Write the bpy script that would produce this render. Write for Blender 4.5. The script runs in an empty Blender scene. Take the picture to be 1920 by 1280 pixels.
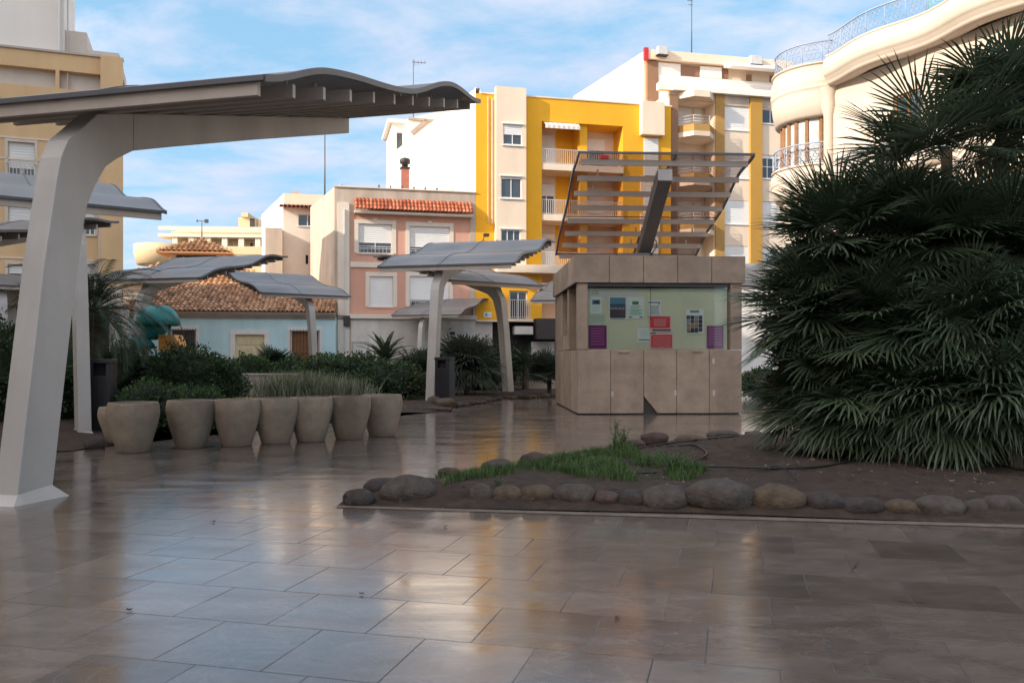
import bpy, math, random
from mathutils import Vector, Matrix, noise
random.seed(7)
S = bpy.context.scene
COL = S.collection
F_PX, CX, HY, EYE = 1600.0, 960.0, 668.0, 1.5
R = math.radians

# ------------------------------------------------------------------ helpers
def at(px, py, Y):
    return Vector(((px-CX)/F_PX*Y, Y, EYE+(HY-py)/F_PX*Y))
def gnd(px, py):
    Y = EYE*F_PX/(py-HY)
    return Vector(((px-CX)/F_PX*Y, Y, 0))

def tag(o, label=None, cat=None, group=None, kind=None):
    if label: o['label'] = label
    if cat: o['category'] = cat
    if group: o['group'] = group
    if kind: o['kind'] = kind
    return o
def empty(name, loc=(0,0,0), rz=0.0):
    o = bpy.data.objects.new(name, None); COL.objects.link(o)
    o.location = loc; o.rotation_euler = (0,0,rz); o.empty_display_size = .2
    return o
def copy_tree(o, parent=None):
    kids = list(o.children)
    c = o.copy(); COL.objects.link(c)
    if parent: c.parent = parent
    for k in kids: copy_tree(k, c)
    return c

class MB:
    def __init__(s): s.v=[]; s.f=[]; s.sm=[]
    def add(s, vs, fs, smooth=False):
        b=len(s.v); s.v += [tuple(p) for p in vs]
        s.f += [tuple(i+b for i in f) for f in fs]; s.sm += [smooth]*len(fs)
    def box(s, x0,x1,y0,y1,z0,z1, M=None):
        vs=[Vector((x,y,z)) for z in (z0,z1) for y in (y0,y1) for x in (x0,x1)]
        if M: vs=[M@p for p in vs]
        s.add(vs, [(0,2,3,1),(4,5,7,6),(0,1,5,4),(2,6,7,3),(0,4,6,2),(1,3,7,5)])
    def prism(s, poly, z0, z1, M=None, cap=True):
        n=len(poly)
        vs=[Vector((p[0],p[1],z0)) for p in poly]+[Vector((p[0],p[1],z1)) for p in poly]
        if M: vs=[M@p for p in vs]
        fs=[(i,(i+1)%n,n+(i+1)%n,n+i) for i in range(n)]
        if cap: fs += [tuple(range(n-1,-1,-1)), tuple(range(n,2*n))]
        s.add(vs, fs)
    def extr(s, prof, x0, x1, M=None):   # profile in (y,z) extruded along x
        n=len(prof)
        vs=[Vector((x0,p[0],p[1])) for p in prof]+[Vector((x1,p[0],p[1])) for p in prof]
        if M: vs=[M@p for p in vs]
        fs=[(i,n+i,n+(i+1)%n,(i+1)%n) for i in range(n)]+[tuple(range(n)), tuple(range(2*n-1,n-1,-1))]
        s.add(vs, fs)
    def tube(s, pts, r, n=6, smooth=True, r1=None):
        pts=[Vector(p) for p in pts]; rings=[]; L=len(pts)
        for i,p in enumerate(pts):
            d=(pts[min(i+1,L-1)]-pts[max(i-1,0)]).normalized()
            a=d.orthogonal().normalized() if abs(d.z)>.95 else d.cross(Vector((0,0,1))).normalized()
            b=d.cross(a); rr = r if r1 is None else r+(r1-r)*i/(L-1)
            rings.append([p+(a*math.cos(2*math.pi*k/n)+b*math.sin(2*math.pi*k/n))*rr for k in range(n)])
        vs=[q for g in rings for q in g]
        fs=[(i*n+k,i*n+(k+1)%n,(i+1)*n+(k+1)%n,(i+1)*n+k) for i in range(L-1) for k in range(n)]
        fs+=[tuple(range(n-1,-1,-1)), tuple((L-1)*n+k for k in range(n))]
        s.add(vs, fs, smooth)
    def lathe(s, prof, n=32, M=None, smooth=True):
        vs=[]; fs=[]
        for r,z in prof:
            for k in range(n):
                a=2*math.pi*k/n; p=Vector((r*math.cos(a), r*math.sin(a), z)); vs.append(M@p if M else p)
        for i in range(len(prof)-1):
            for k in range(n):
                fs.append((i*n+k,i*n+(k+1)%n,(i+1)*n+(k+1)%n,(i+1)*n+k))
        s.add(vs, fs, smooth)
    def quad(s,a,b,c,d): s.add([a,b,c,d],[(0,1,2,3)])
    def build(s, name, m, parent=None, bevel=0, recalc=False, auto=None):
        me=bpy.data.meshes.new(name); me.from_pydata(s.v,[],s.f); me.update()
        me.polygons.foreach_set('use_smooth', s.sm)
        if recalc:
            import bmesh
            bm=bmesh.new(); bm.from_mesh(me); bmesh.ops.recalc_face_normals(bm, faces=bm.faces); bm.to_mesh(me); bm.free()
        o=bpy.data.objects.new(name, me); COL.objects.link(o)
        if m: me.materials.append(m)
        if parent: o.parent=parent
        if bevel:
            b=o.modifiers.new('bevel','BEVEL'); b.width=bevel; b.segments=2; b.limit_method='ANGLE'
        return o

# ------------------------------------------------------------------ materials
def newmat(name):
    m=bpy.data.materials.new(name); m.use_nodes=True
    nt=m.node_tree; return m, nt, nt.nodes['Principled BSDF']
def mat(name, col, rough=.7, var=.12, scale=3.0, bump=0.0, bscale=40.0, metal=0.0, spec=.5, streak=0.0, col2=None, rnd=0.0):
    m,nt,b=newmat(name); N=nt.nodes; L=nt.links
    tc=N.new('ShaderNodeTexCoord')
    n=N.new('ShaderNodeTexNoise'); n.inputs['Scale'].default_value=scale; n.inputs['Detail'].default_value=6; n.inputs['Roughness'].default_value=.62
    L.new(tc.outputs['Object'], n.inputs['Vector'])
    r=N.new('ShaderNodeValToRGB'); r.color_ramp.elements[0].position=.3; r.color_ramp.elements[1].position=.72
    c2=col2 or tuple(min(1,c*(1+var)) for c in col)
    r.color_ramp.elements[0].color=(*[c*(1-var) for c in col],1); r.color_ramp.elements[1].color=(*c2,1)
    L.new(n.outputs['Fac'], r.inputs['Fac'])
    out=r.outputs['Color']
    if streak:
        mp=N.new('ShaderNodeMapping'); mp.inputs['Scale'].default_value=(1.1,1.1,.16); L.new(tc.outputs['Object'], mp.inputs['Vector'])
        n2=N.new('ShaderNodeTexNoise'); n2.inputs['Scale'].default_value=1.2; n2.inputs['Detail'].default_value=5; L.new(mp.outputs['Vector'], n2.inputs['Vector'])
        r2=N.new('ShaderNodeMapRange'); r2.inputs['From Min'].default_value=.35; r2.inputs['From Max'].default_value=.7
        r2.inputs['To Min'].default_value=1-streak; r2.inputs['To Max'].default_value=1.0; L.new(n2.outputs['Fac'], r2.inputs['Value'])
        mx=N.new('ShaderNodeMix'); mx.data_type='RGBA'; mx.blend_type='MULTIPLY'; mx.inputs[0].default_value=1
        L.new(out, mx.inputs[6]); L.new(r2.outputs['Result'], mx.inputs[7]); out=mx.outputs[2]
    if rnd:
        oi=N.new('ShaderNodeObjectInfo'); rr=N.new('ShaderNodeMapRange'); rr.inputs['To Min'].default_value=1-rnd; rr.inputs['To Max'].default_value=1+rnd*.6; L.new(oi.outputs['Random'], rr.inputs['Value'])
        ng=N.new('ShaderNodeTexNoise'); ng.inputs['Scale'].default_value=2.2; ng.inputs['Detail'].default_value=7; ng.inputs['Roughness'].default_value=.7; L.new(tc.outputs['Object'], ng.inputs['Vector'])
        rg=N.new('ShaderNodeMapRange'); rg.inputs['From Min'].default_value=.42; rg.inputs['From Max'].default_value=.68; rg.inputs['To Min'].default_value=1; rg.inputs['To Max'].default_value=.72; L.new(ng.outputs['Fac'], rg.inputs['Value'])
        m1=N.new('ShaderNodeMath'); m1.operation='MULTIPLY'; L.new(rr.outputs['Result'], m1.inputs[0]); L.new(rg.outputs['Result'], m1.inputs[1])
        mq=N.new('ShaderNodeMix'); mq.data_type='RGBA'; mq.blend_type='MULTIPLY'; mq.inputs[0].default_value=1; L.new(out, mq.inputs[6]); L.new(m1.outputs[0], mq.inputs[7]); out=mq.outputs[2]
    L.new(out, b.inputs['Base Color'])
    b.inputs['Roughness'].default_value=rough; b.inputs['Metallic'].default_value=metal; b.inputs['Specular IOR Level'].default_value=spec
    if bump:
        nb=N.new('ShaderNodeTexNoise'); nb.inputs['Scale'].default_value=bscale; nb.inputs['Detail'].default_value=4; L.new(tc.outputs['Object'], nb.inputs['Vector'])
        bp=N.new('ShaderNodeBump'); bp.inputs['Strength'].default_value=bump; bp.inputs['Distance'].default_value=.02
        L.new(nb.outputs['Fac'], bp.inputs['Height']); L.new(bp.outputs['Normal'], b.inputs['Normal'])
    return m
def brickmat(name, c1, c2, mortar, sx=.24, sy=.07, rough=.85):
    m,nt,b=newmat(name); N=nt.nodes; L=nt.links
    tc=N.new('ShaderNodeTexCoord'); sp=N.new('ShaderNodeSeparateXYZ'); L.new(tc.outputs['Object'], sp.inputs[0])
    ad=N.new('ShaderNodeMath'); ad.operation='ADD'; L.new(sp.outputs['X'], ad.inputs[0]); L.new(sp.outputs['Y'], ad.inputs[1])
    cb=N.new('ShaderNodeCombineXYZ'); L.new(ad.outputs[0], cb.inputs['X']); L.new(sp.outputs['Z'], cb.inputs['Y'])
    br=N.new('ShaderNodeTexBrick'); L.new(cb.outputs[0], br.inputs['Vector'])
    br.inputs['Scale'].default_value=1; br.inputs['Brick Width'].default_value=sx; br.inputs['Row Height'].default_value=sy; br.inputs['Mortar Size'].default_value=.012
    br.inputs['Color1'].default_value=(*c1,1); br.inputs['Color2'].default_value=(*c2,1); br.inputs['Mortar'].default_value=(*mortar,1)
    L.new(br.outputs['Color'], b.inputs['Base Color']); b.inputs['Roughness'].default_value=rough
    bp=N.new('ShaderNodeBump'); bp.inputs['Strength'].default_value=.5; bp.inputs['Distance'].default_value=.02; bp.invert=True
    L.new(br.outputs['Fac'], bp.inputs['Height']); L.new(bp.outputs['Normal'], b.inputs['Normal'])
    return m
def leafmat(name, c1, c2, rough=.5, scale=4):
    m,nt,b=newmat(name); N=nt.nodes; L=nt.links
    g=N.new('ShaderNodeNewGeometry'); tc=N.new('ShaderNodeTexCoord')
    n=N.new('ShaderNodeTexNoise'); n.inputs['Scale'].default_value=scale; n.inputs['Detail'].default_value=3; L.new(tc.outputs['Object'], n.inputs['Vector'])
    ad=N.new('ShaderNodeMath'); ad.operation='ADD'; L.new(n.outputs['Fac'], ad.inputs[0]); L.new(g.outputs['Random Per Island'], ad.inputs[1])
    hf=N.new('ShaderNodeMath'); hf.operation='MULTIPLY'; hf.inputs[1].default_value=.5; L.new(ad.outputs[0], hf.inputs[0])
    r=N.new('ShaderNodeValToRGB'); r.color_ramp.elements[0].position=.2; r.color_ramp.elements[1].position=.85
    r.color_ramp.elements[0].color=(*c1,1); r.color_ramp.elements[1].color=(*c2,1)
    L.new(hf.outputs[0], r.inputs['Fac']); L.new(r.outputs['Color'], b.inputs['Base Color'])
    b.inputs['Roughness'].default_value=rough; b.inputs['Specular IOR Level'].default_value=.35
    tr=N.new('ShaderNodeBsdfTranslucent'); L.new(r.outputs['Color'], tr.inputs['Color'])
    mx=N.new('ShaderNodeMixShader'); mx.inputs[0].default_value=.18
    L.new(b.outputs[0], mx.inputs[1]); L.new(tr.outputs[0], mx.inputs[2]); L.new(mx.outputs[0], N['Material Output'].inputs['Surface'])
    return m

M = {}
M['white_paint']=mat('white_paint',(.47,.44,.41),.45,.06,2,streak=.22)
M['slat']=mat('slat_paint',(.48,.41,.35),.5,.08,2,streak=.1)
M['kcolumn']=mat('beam_paint',(.16,.145,.14),.45,.08,2)
M['trim']=mat('dark_trim',(.10,.10,.11),.45,.1,4)
def canopy_mat(name, see, col=(.30,.315,.335)):
    m,nt,b=newmat(name); N=nt.nodes; L=nt.links
    tc=N.new('ShaderNodeTexCoord'); n=N.new('ShaderNodeTexNoise'); n.inputs['Scale'].default_value=.9; n.inputs['Detail'].default_value=6
    L.new(tc.outputs['Object'], n.inputs['Vector'])
    r=N.new('ShaderNodeValToRGB'); r.color_ramp.elements[0].position=.3; r.color_ramp.elements[1].position=.7
    r.color_ramp.elements[0].color=(*[c*.85 for c in col],1); r.color_ramp.elements[1].color=(*[c*1.15 for c in col],1)
    L.new(n.outputs['Fac'], r.inputs['Fac']); L.new(r.outputs['Color'], b.inputs['Base Color'])
    b.inputs['Roughness'].default_value=.45
    t=N.new('ShaderNodeBsdfTransparent'); t.inputs['Color'].default_value=(.82,.76,.74,1)
    mx=N.new('ShaderNodeMixShader'); mx.inputs[0].default_value=see
    L.new(b.outputs[0], mx.inputs[1]); L.new(t.outputs[0], mx.inputs[2]); L.new(mx.outputs[0], N['Material Output'].inputs['Surface'])
    return m
M['roof']=canopy_mat('perforated_metal',.14,(.205,.20,.20))
M['roof_kiosk']=canopy_mat('tinted_mesh',.78,(.2,.18,.17))
M['pot']=mat('stone_grey_planter',(.36,.285,.21),.8,.14,5,bump=.5,bscale=90,streak=.34,rnd=.20)
M['stone']=mat('kiosk_stone',(.385,.285,.21),.6,.12,1.3,bump=.25,bscale=30,streak=.15,rnd=.10)
M['joint']=mat('dark_joint',(.05,.045,.04),.9)
M['soil']=mat('soil',(.026,.014,.008),.95,.5,6,bump=1.0,bscale=25,col2=(.055,.031,.017))
M['soil_light']=mat('dry_clods',(.07,.045,.03),.95,.5,20)
M['hose']=mat('hose_black',(.012,.012,.013),.5)
M['bin']=mat('bin_grey',(.018,.017,.021),.45,.1)
M['glass']=mat('window_glass',(.05,.065,.08),.12,.2,.8,spec=.8)
M['dark']=mat('dark_interior',(.02,.018,.016),.8)
M['shutter']=mat('white_shutter',(.76,.75,.73),.6,.05,1)
M['frame_w']=mat('white_frame',(.8,.79,.77),.5,.05)
M['wood']=mat('brown_wood',(.30,.14,.055),.5,.2,6)
M['door_cream']=mat('cream_door',(.72,.62,.40),.6,.1,5)
M['grille']=mat('dark_iron',(.045,.035,.035),.6)
M['rail_w']=mat('pale_iron',(.62,.6,.58),.5)
M['rail_b']=mat('blue_grey_iron',(.30,.34,.44),.5)
M['ac']=mat('ac_white',(.6,.58,.55),.5)
M['red']=mat('red_paint',(.5,.03,.03),.5)
M['yellow']=mat('yellow_render',(.86,.43,.02),.85,.05,.6,streak=.06)
M['creamY']=mat('cream_render',(.84,.68,.52),.85,.05,.6,streak=.08)
M['white_w']=mat('white_render',(.86,.80,.73),.85,.04,.4,streak=.05)
M['pink']=mat('pink_render',(.68,.37,.27),.85,.06,.6,streak=.1)
M['tan']=mat('tan_render',(.60,.49,.39),.9,.1,.8,streak=.28)
M['cream']=mat('cream_trim',(.74,.65,.55),.8,.06,1)
M['blue']=mat('blue_render',(.58,.83,.91),.85,.06,.8,streak=.12)
M['stucco']=mat('stucco_offwhite',(.72,.67,.61),.9,.12,1.2,streak=.2)
M['tanL']=mat('tan_orange_render',(.74,.50,.27),.85,.06,.5,streak=.12)
M['tanL2']=mat('grey_beige_panel',(.66,.58,.50),.85,.06,.5,streak=.1)
M['ochre']=mat('ochre_render',(.48,.26,.05),.85,.06,.6)
M['curved']=mat('curved_cream_render',(.62,.52,.42),.85,.05,.5,streak=.06)
M['brick']=brickmat('brown_brick',(.20,.075,.035),(.30,.12,.05),(.35,.25,.17))
M['brick_o']=brickmat('ochre_brick',(.40,.19,.035),(.48,.25,.06),(.45,.30,.12))
M['hotel']=mat('hotel_render',(.72,.52,.30),.85,.08,.5)
M['hotel_w']=mat('hotel_white',(.75,.66,.52),.85,.05,.5)
M['asphalt']=mat('asphalt',(.05,.05,.05),.9,.2,8,bump=.3)
M['teal']=mat('teal_plastic',(.01,.20,.19),.5,.25,3)
M['orange']=mat('orange_plastic',(.62,.24,.04),.45,.1,2)
M['planter']=mat('planter_wall_stone',(.36,.31,.25),.85,.12,2,bump=.2)
M['trunk']=mat('palm_trunk',(.10,.07,.045),.95,.4,12,bump=.8,bscale=30)
M['chimney']=mat('chimney_red',(.46,.17,.12),.85,.12,3)
M['fan1']=leafmat('fan_palm_green',(.020,.036,.018),(.105,.140,.080),.4)
M['fan2']=leafmat('fan_palm_dry',(.16,.13,.07),(.30,.24,.13),.7)
M['fan3']=leafmat('fan_palm_grey',(.04,.06,.045),(.12,.15,.11),.5)
M['leaf1']=leafmat('hedge_green',(.012,.030,.012),(.085,.135,.050),.6)
M['leaf2']=leafmat('shrub_bright_green',(.02,.05,.015),(.11,.17,.06),.6)
M['leaf3']=leafmat('grey_green_grass',(.08,.10,.055),(.30,.30,.19),.7)
M['grass']=leafmat('lawn_green',(.022,.055,.012),(.10,.17,.04),.6,8)
M['stem']=mat('green_stem',(.05,.08,.02),.6)
M['flowery']=mat('yellow_orange_plastic',(.7,.35,.05),.5)

def tilemat(name, c1, c2, c3):
    m,nt,b=newmat(name); N=nt.nodes; L=nt.links
    tc=N.new('ShaderNodeTexCoord'); n=N.new('ShaderNodeTexNoise'); n.inputs['Scale'].default_value=2.3; n.inputs['Detail'].default_value=8; n.inputs['Roughness'].default_value=.8
    L.new(tc.outputs['Object'], n.inputs['Vector']); g=N.new('ShaderNodeNewGeometry')
    ad=N.new('ShaderNodeMath'); ad.operation='ADD'; L.new(n.outputs['Fac'], ad.inputs[0]); L.new(g.outputs['Random Per Island'], ad.inputs[1])
    hf=N.new('ShaderNodeMath'); hf.operation='MULTIPLY'; hf.inputs[1].default_value=.5; L.new(ad.outputs[0], hf.inputs[0])
    r=N.new('ShaderNodeValToRGB'); e=r.color_ramp.elements; e[0].position=.2; e[1].position=.8
    e[0].color=(*c1,1); e[1].color=(*c3,1); k=r.color_ramp.elements.new(.5); k.color=(*c2,1)
    L.new(hf.outputs[0], r.inputs['Fac']); L.new(r.outputs['Color'], b.inputs['Base Color']); b.inputs['Roughness'].default_value=.85
    return m
M['tile_red']=tilemat('terracotta_tile',(.26,.06,.03),(.45,.13,.06),(.56,.22,.12))
M['tile_old']=tilemat('old_clay_tile',(.13,.065,.04),(.40,.20,.10),(.60,.40,.25))
M['tile_warm']=tilemat('weathered_clay_tile',(.25,.11,.05),(.46,.23,.10),(.55,.36,.20))

def rockmat(name, c):
    return mat(name, c, .85, .4, 9, bump=.9, bscale=28)
ROCKS=[rockmat('river_stone_grey',(.062,.048,.040)), rockmat('river_stone_ochre',(.078,.052,.031)), rockmat('river_stone_pink',(.068,.040,.033)), rockmat('river_stone_dark',(.040,.030,.026))]

# ---- paving
def paving_mat():
    m,nt,b=newmat('polished_stone_paving'); N=nt.nodes; L=nt.links
    def nd(t): return N.new(t)
    tc=nd('ShaderNodeTexCoord')
    mp=nd('ShaderNodeMapping'); mp.inputs['Rotation'].default_value=(0,0,R(14.5)); mp.inputs['Location'].default_value=(.13,.2,0)
    L.new(tc.outputs['Object'], mp.inputs['Vector'])
    # slight warp of the joints
    br=nd('ShaderNodeTexBrick'); L.new(mp.outputs['Vector'], br.inputs['Vector'])
    br.offset=.42; br.inputs['Scale'].default_value=1; br.inputs['Brick Width'].default_value=.60; br.inputs['Row Height'].default_value=.64
    br.inputs['Mortar Size'].default_value=.0042; br.inputs['Mortar Smooth'].default_value=.1; br.inputs['Bias'].default_value=0
    br.inputs['Color1'].default_value=(0,0,0,1); br.inputs['Color2'].default_value=(1,1,1,1); br.inputs['Mortar'].default_value=(.5,.5,.5,1)
    ramp=nd('ShaderNodeValToRGB'); e=ramp.color_ramp.elements
    e[0].position=0; e[0].color=(.125,.10,.09,1); e[1].position=1; e[1].color=(.14,.118,.105,1)
    for p,c in ((.25,(.18,.145,.125,1)),(.5,(.11,.088,.076,1)),(.75,(.16,.13,.112,1))):
        k=ramp.color_ramp.elements.new(p); k.color=c
    L.new(br.outputs['Color'], ramp.inputs['Fac'])
    # marble veining: stretched distorted noise
    mp2=nd('ShaderNodeMapping'); mp2.inputs['Rotation'].default_value=(0,0,R(14.5)); mp2.inputs['Scale'].default_value=(1,1.9,1); L.new(tc.outputs['Object'], mp2.inputs['Vector'])
    n1=nd('ShaderNodeTexNoise'); n1.inputs['Scale'].default_value=2.1; n1.inputs['Detail'].default_value=9; n1.inputs['Roughness'].default_value=.66; n1.inputs['Distortion'].default_value=1.4
    L.new(mp2.outputs['Vector'], n1.inputs['Vector'])
    r1=nd('ShaderNodeMapRange'); r1.inputs['From Min'].default_value=.3; r1.inputs['From Max'].default_value=.72; r1.inputs['To Min'].default_value=.74; r1.inputs['To Max'].default_value=1.22
    L.new(n1.outputs['Fac'], r1.inputs['Value'])
    mx=nd('ShaderNodeMix'); mx.data_type='RGBA'; mx.blend_type='MULTIPLY'; mx.inputs[0].default_value=1
    L.new(ramp.outputs['Color'], mx.inputs[6]); L.new(r1.outputs['Result'], mx.inputs[7])
    # big dirty patches
    n2=nd('ShaderNodeTexNoise'); n2.inputs['Scale'].default_value=.55; n2.inputs['Detail'].default_value=6; n2.inputs['Roughness'].default_value=.7; L.new(tc.outputs['Object'], n2.inputs['Vector'])
    r2=nd('ShaderNodeValToRGB'); r2.color_ramp.elements[0].position=.35; r2.color_ramp.elements[0].color=(.70,.66,.64,1); r2.color_ramp.elements[1].position=.65; r2.color_ramp.elements[1].color=(1.0,1.0,1.0,1)
    L.new(n2.outputs['Fac'], r2.inputs['Fac'])
    mx2=nd('ShaderNodeMix'); mx2.data_type='RGBA'; mx2.blend_type='MULTIPLY'; mx2.inputs[0].default_value=1
    L.new(mx.outputs[2], mx2.inputs[6]); L.new(r2.outputs['Color'], mx2.inputs[7])
    # white veins
    n3=nd('ShaderNodeTexNoise'); n3.inputs['Scale'].default_value=1.0; n3.inputs['Detail'].default_value=7; n3.inputs['Distortion'].default_value=2.5; L.new(mp2.outputs['Vector'], n3.inputs['Vector'])
    a3=nd('ShaderNodeMath'); a3.operation='SUBTRACT'; a3.inputs[1].default_value=.5; L.new(n3.outputs['Fac'], a3.inputs[0])
    b3=nd('ShaderNodeMath'); b3.operation='ABSOLUTE'; L.new(a3.outputs[0], b3.inputs[0])
    c3=nd('ShaderNodeMapRange'); c3.inputs['From Min'].default_value=0; c3.inputs['From Max'].default_value=.012; c3.inputs['To Min'].default_value=.10; c3.inputs['To Max'].default_value=0; L.new(b3.outputs[0], c3.inputs['Value'])
    mx4=nd('ShaderNodeMix'); mx4.data_type='RGBA'; L.new(c3.outputs['Result'], mx4.inputs[0]); L.new(mx2.outputs[2], mx4.inputs[6]); mx4.inputs[7].default_value=(.42,.38,.35,1)
    # joints worn away here and there
    n4=nd('ShaderNodeTexNoise'); n4.inputs['Scale'].default_value=1.6; n4.inputs['Detail'].default_value=3; L.new(mp.outputs['Vector'], n4.inputs['Vector'])
    r4=nd('ShaderNodeMapRange'); r4.inputs['From Min'].default_value=.40; r4.inputs['From Max'].default_value=.60; r4.inputs['To Min'].default_value=.30; r4.inputs['To Max'].default_value=1; L.new(n4.outputs['Fac'], r4.inputs['Value'])
    mu=nd('ShaderNodeMath'); mu.operation='MULTIPLY'; L.new(br.outputs['Fac'], mu.inputs[0]); L.new(r4.outputs['Result'], mu.inputs[1])
    wv=nd('ShaderNodeTexNoise'); wv.inputs['Scale'].default_value=3; wv.inputs['Detail'].default_value=4; L.new(tc.outputs['Object'], wv.inputs['Vector'])
    vm=nd('ShaderNodeVectorMath'); vm.operation='MULTIPLY_ADD'; L.new(wv.outputs['Color'], vm.inputs[0]); vm.inputs[1].default_value=(.35,.35,0); L.new(tc.outputs['Object'], vm.inputs[2])
    vo=nd('ShaderNodeTexVoronoi'); vo.feature='DISTANCE_TO_EDGE'; vo.inputs['Scale'].default_value=.8; L.new(vm.outputs[0], vo.inputs['Vector'])
    v2=nd('ShaderNodeMapRange'); v2.inputs['From Max'].default_value=.005; v2.inputs['To Min'].default_value=1; v2.inputs['To Max'].default_value=0; L.new(vo.outputs['Distance'], v2.inputs['Value'])
    nk=nd('ShaderNodeTexNoise'); nk.inputs['Scale'].default_value=.9; L.new(tc.outputs['Object'], nk.inputs['Vector'])
    nr=nd('ShaderNodeMapRange'); nr.inputs['From Min'].default_value=.56; nr.inputs['From Max'].default_value=.62; L.new(nk.outputs['Fac'], nr.inputs['Value'])
    ck=nd('ShaderNodeMath'); ck.operation='MULTIPLY'; L.new(v2.outputs['Result'], ck.inputs[0]); L.new(nr.outputs['Result'], ck.inputs[1])
    sp_=nd('ShaderNodeTexVoronoi'); sp_.inputs['Scale'].default_value=2.6; L.new(tc.outputs['Object'], sp_.inputs['Vector'])
    s2=nd('ShaderNodeMapRange'); s2.inputs['From Min'].default_value=.03; s2.inputs['From Max'].default_value=.05; s2.inputs['To Min'].default_value=.55; s2.inputs['To Max'].default_value=0; L.new(sp_.outputs['Distance'], s2.inputs['Value'])
    mk1=nd('ShaderNodeMath'); mk1.operation='MAXIMUM'; L.new(ck.outputs[0], mk1.inputs[0]); L.new(s2.outputs['Result'], mk1.inputs[1])
    mk2=nd('ShaderNodeMath'); mk2.operation='MAXIMUM'; L.new(mk1.outputs[0], mk2.inputs[0]); L.new(mu.outputs[0], mk2.inputs[1])
    mx3=nd('ShaderNodeMix'); mx3.data_type='RGBA'; L.new(mk2.outputs[0], mx3.inputs[0]); L.new(mx4.outputs[2], mx3.inputs[6]); mx3.inputs[7].default_value=(.03,.024,.02,1)
    L.new(mx3.outputs[2], b.inputs['Base Color'])
    # roughness: wet / polished streaks
    mp5=nd('ShaderNodeMapping'); mp5.inputs['Rotation'].default_value=(0,0,R(14.5)); mp5.inputs['Scale'].default_value=(.5,2.6,1); L.new(tc.outputs['Object'], mp5.inputs['Vector'])
    n5=nd('ShaderNodeTexNoise'); n5.inputs['Scale'].default_value=1.3; n5.inputs['Detail'].default_value=7; n5.inputs['Roughness'].default_value=.7; L.new(mp5.outputs['Vector'], n5.inputs['Vector'])
    r5=nd('ShaderNodeMapRange'); r5.inputs['From Min'].default_value=.35; r5.inputs['From Max'].default_value=.68; r5.inputs['To Min'].default_value=.06; r5.inputs['To Max'].default_value=.24; L.new(n5.outputs['Fac'], r5.inputs['Value'])
    ad=nd('ShaderNodeMath'); ad.operation='ADD'; ad.use_clamp=True; L.new(r5.outputs['Result'], ad.inputs[0]); 
    m6=nd('ShaderNodeMath'); m6.operation='MULTIPLY'; m6.inputs[1].default_value=.6; L.new(mu.outputs[0], m6.inputs[0]); L.new(m6.outputs[0], ad.inputs[1])
    L.new(ad.outputs[0], b.inputs['Roughness'])
    b.inputs['Specular IOR Level'].default_value=.85
    bp=nd('ShaderNodeBump'); bp.inputs['Strength'].default_value=.25; bp.inputs['Distance'].default_value=.004
    hs=nd('ShaderNodeMath'); hs.operation='SUBTRACT'; L.new(n1.outputs['Fac'], hs.inputs[0]); L.new(mu.outputs[0], hs.inputs[1])
    L.new(hs.outputs[0], bp.inputs['Height']); L.new(bp.outputs['Normal'], b.inputs['Normal'])
    return m
M['paving']=paving_mat()

# ------------------------------------------------------------------ ground
g=MB(); g.quad((-300,-120,-.03),(300,-120,-.03),(300,500,-.03),(-300,500,-.03))
tag(g.build('ground', M['asphalt']), kind='structure')
g=MB(); g.quad((-45,-40,0),(45,-40,0),(45,49,0),(-45,49,0)); g.quad((-45,-40,-.02),(-45,-40,0),(45,-40,0),(45,-40,-.02))
g.quad((-45,49,0),(45,49,0),(45,49,-.03),(-45,49,-.03))
tag(g.build('plaza_pavement', M['paving']), kind='structure')

def bed(name, pts, h, label=None, rim=0.5, step=.22, material='soil', base=.012):
    """a raised, lumpy planting bed over a polygon"""
    poly=[(p.x,p.y) for p in pts]; n=len(poly)
    xs=[p[0] for p in poly]; ys=[p[1] for p in poly]
    def inside(x,y):
        c=False; j=n-1
        for i in range(n):
            xi,yi=poly[i]; xj,yj=poly[j]
            if (yi>y)!=(yj>y) and x<(xj-xi)*(y-yi)/(yj-yi)+xi: c=not c
            j=i
        return c
    def dist(x,y):
        d=1e9
        for i in range(n):
            ax,ay=poly[i]; bx,by=poly[(i+1)%n]
            dx,dy=bx-ax,by-ay; t=max(0,min(1,((x-ax)*dx+(y-ay)*dy)/(dx*dx+dy*dy+1e-9)))
            d=min(d, math.hypot(x-ax-t*dx,y-ay-t*dy))
        return d
    def hz(x,y):
        if not inside(x,y): return base
        t=min(1,dist(x,y)/rim); t=t*t*(3-2*t)
        return base+t*(h+ .05*min(1,h/.15)*noise.noise(Vector((x*1.7,y*1.7,3)))+.030*noise.noise(Vector((x*5,y*5,1))))
    import bmesh
    bm=bmesh.new(); vs=[bm.verts.new((x,y,0)) for x,y in poly]; f=bm.faces.new(vs)
    bmesh.ops.triangulate(bm, faces=[f])
    for ax in (0,1):
        lo=min(xs) if ax==0 else min(ys); hi=max(xs) if ax==0 else max(ys)
        k=lo+step
        while k<hi:
            co=(k,0,0) if ax==0 else (0,k,0); no=(1,0,0) if ax==0 else (0,1,0)
            bmesh.ops.bisect_plane(bm, geom=bm.verts[:]+bm.edges[:]+bm.faces[:], plane_co=co, plane_no=no)
            k+=step
    for v in bm.verts: v.co.z=hz(v.co.x,v.co.y)
    for f in bm.faces: f.smooth=True; 
    bmesh.ops.recalc_face_normals(bm, faces=bm.faces)
    if sum(f.normal.z for f in bm.faces)<0: bmesh.ops.reverse_faces(bm, faces=bm.faces)
    me=bpy.data.meshes.new(name); bm.to_mesh(me); bm.free(); me.materials.append(M[material])
    o=bpy.data.objects.new(name, me); COL.objects.link(o); tag(o, kind='structure')
    return o, hz
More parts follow.
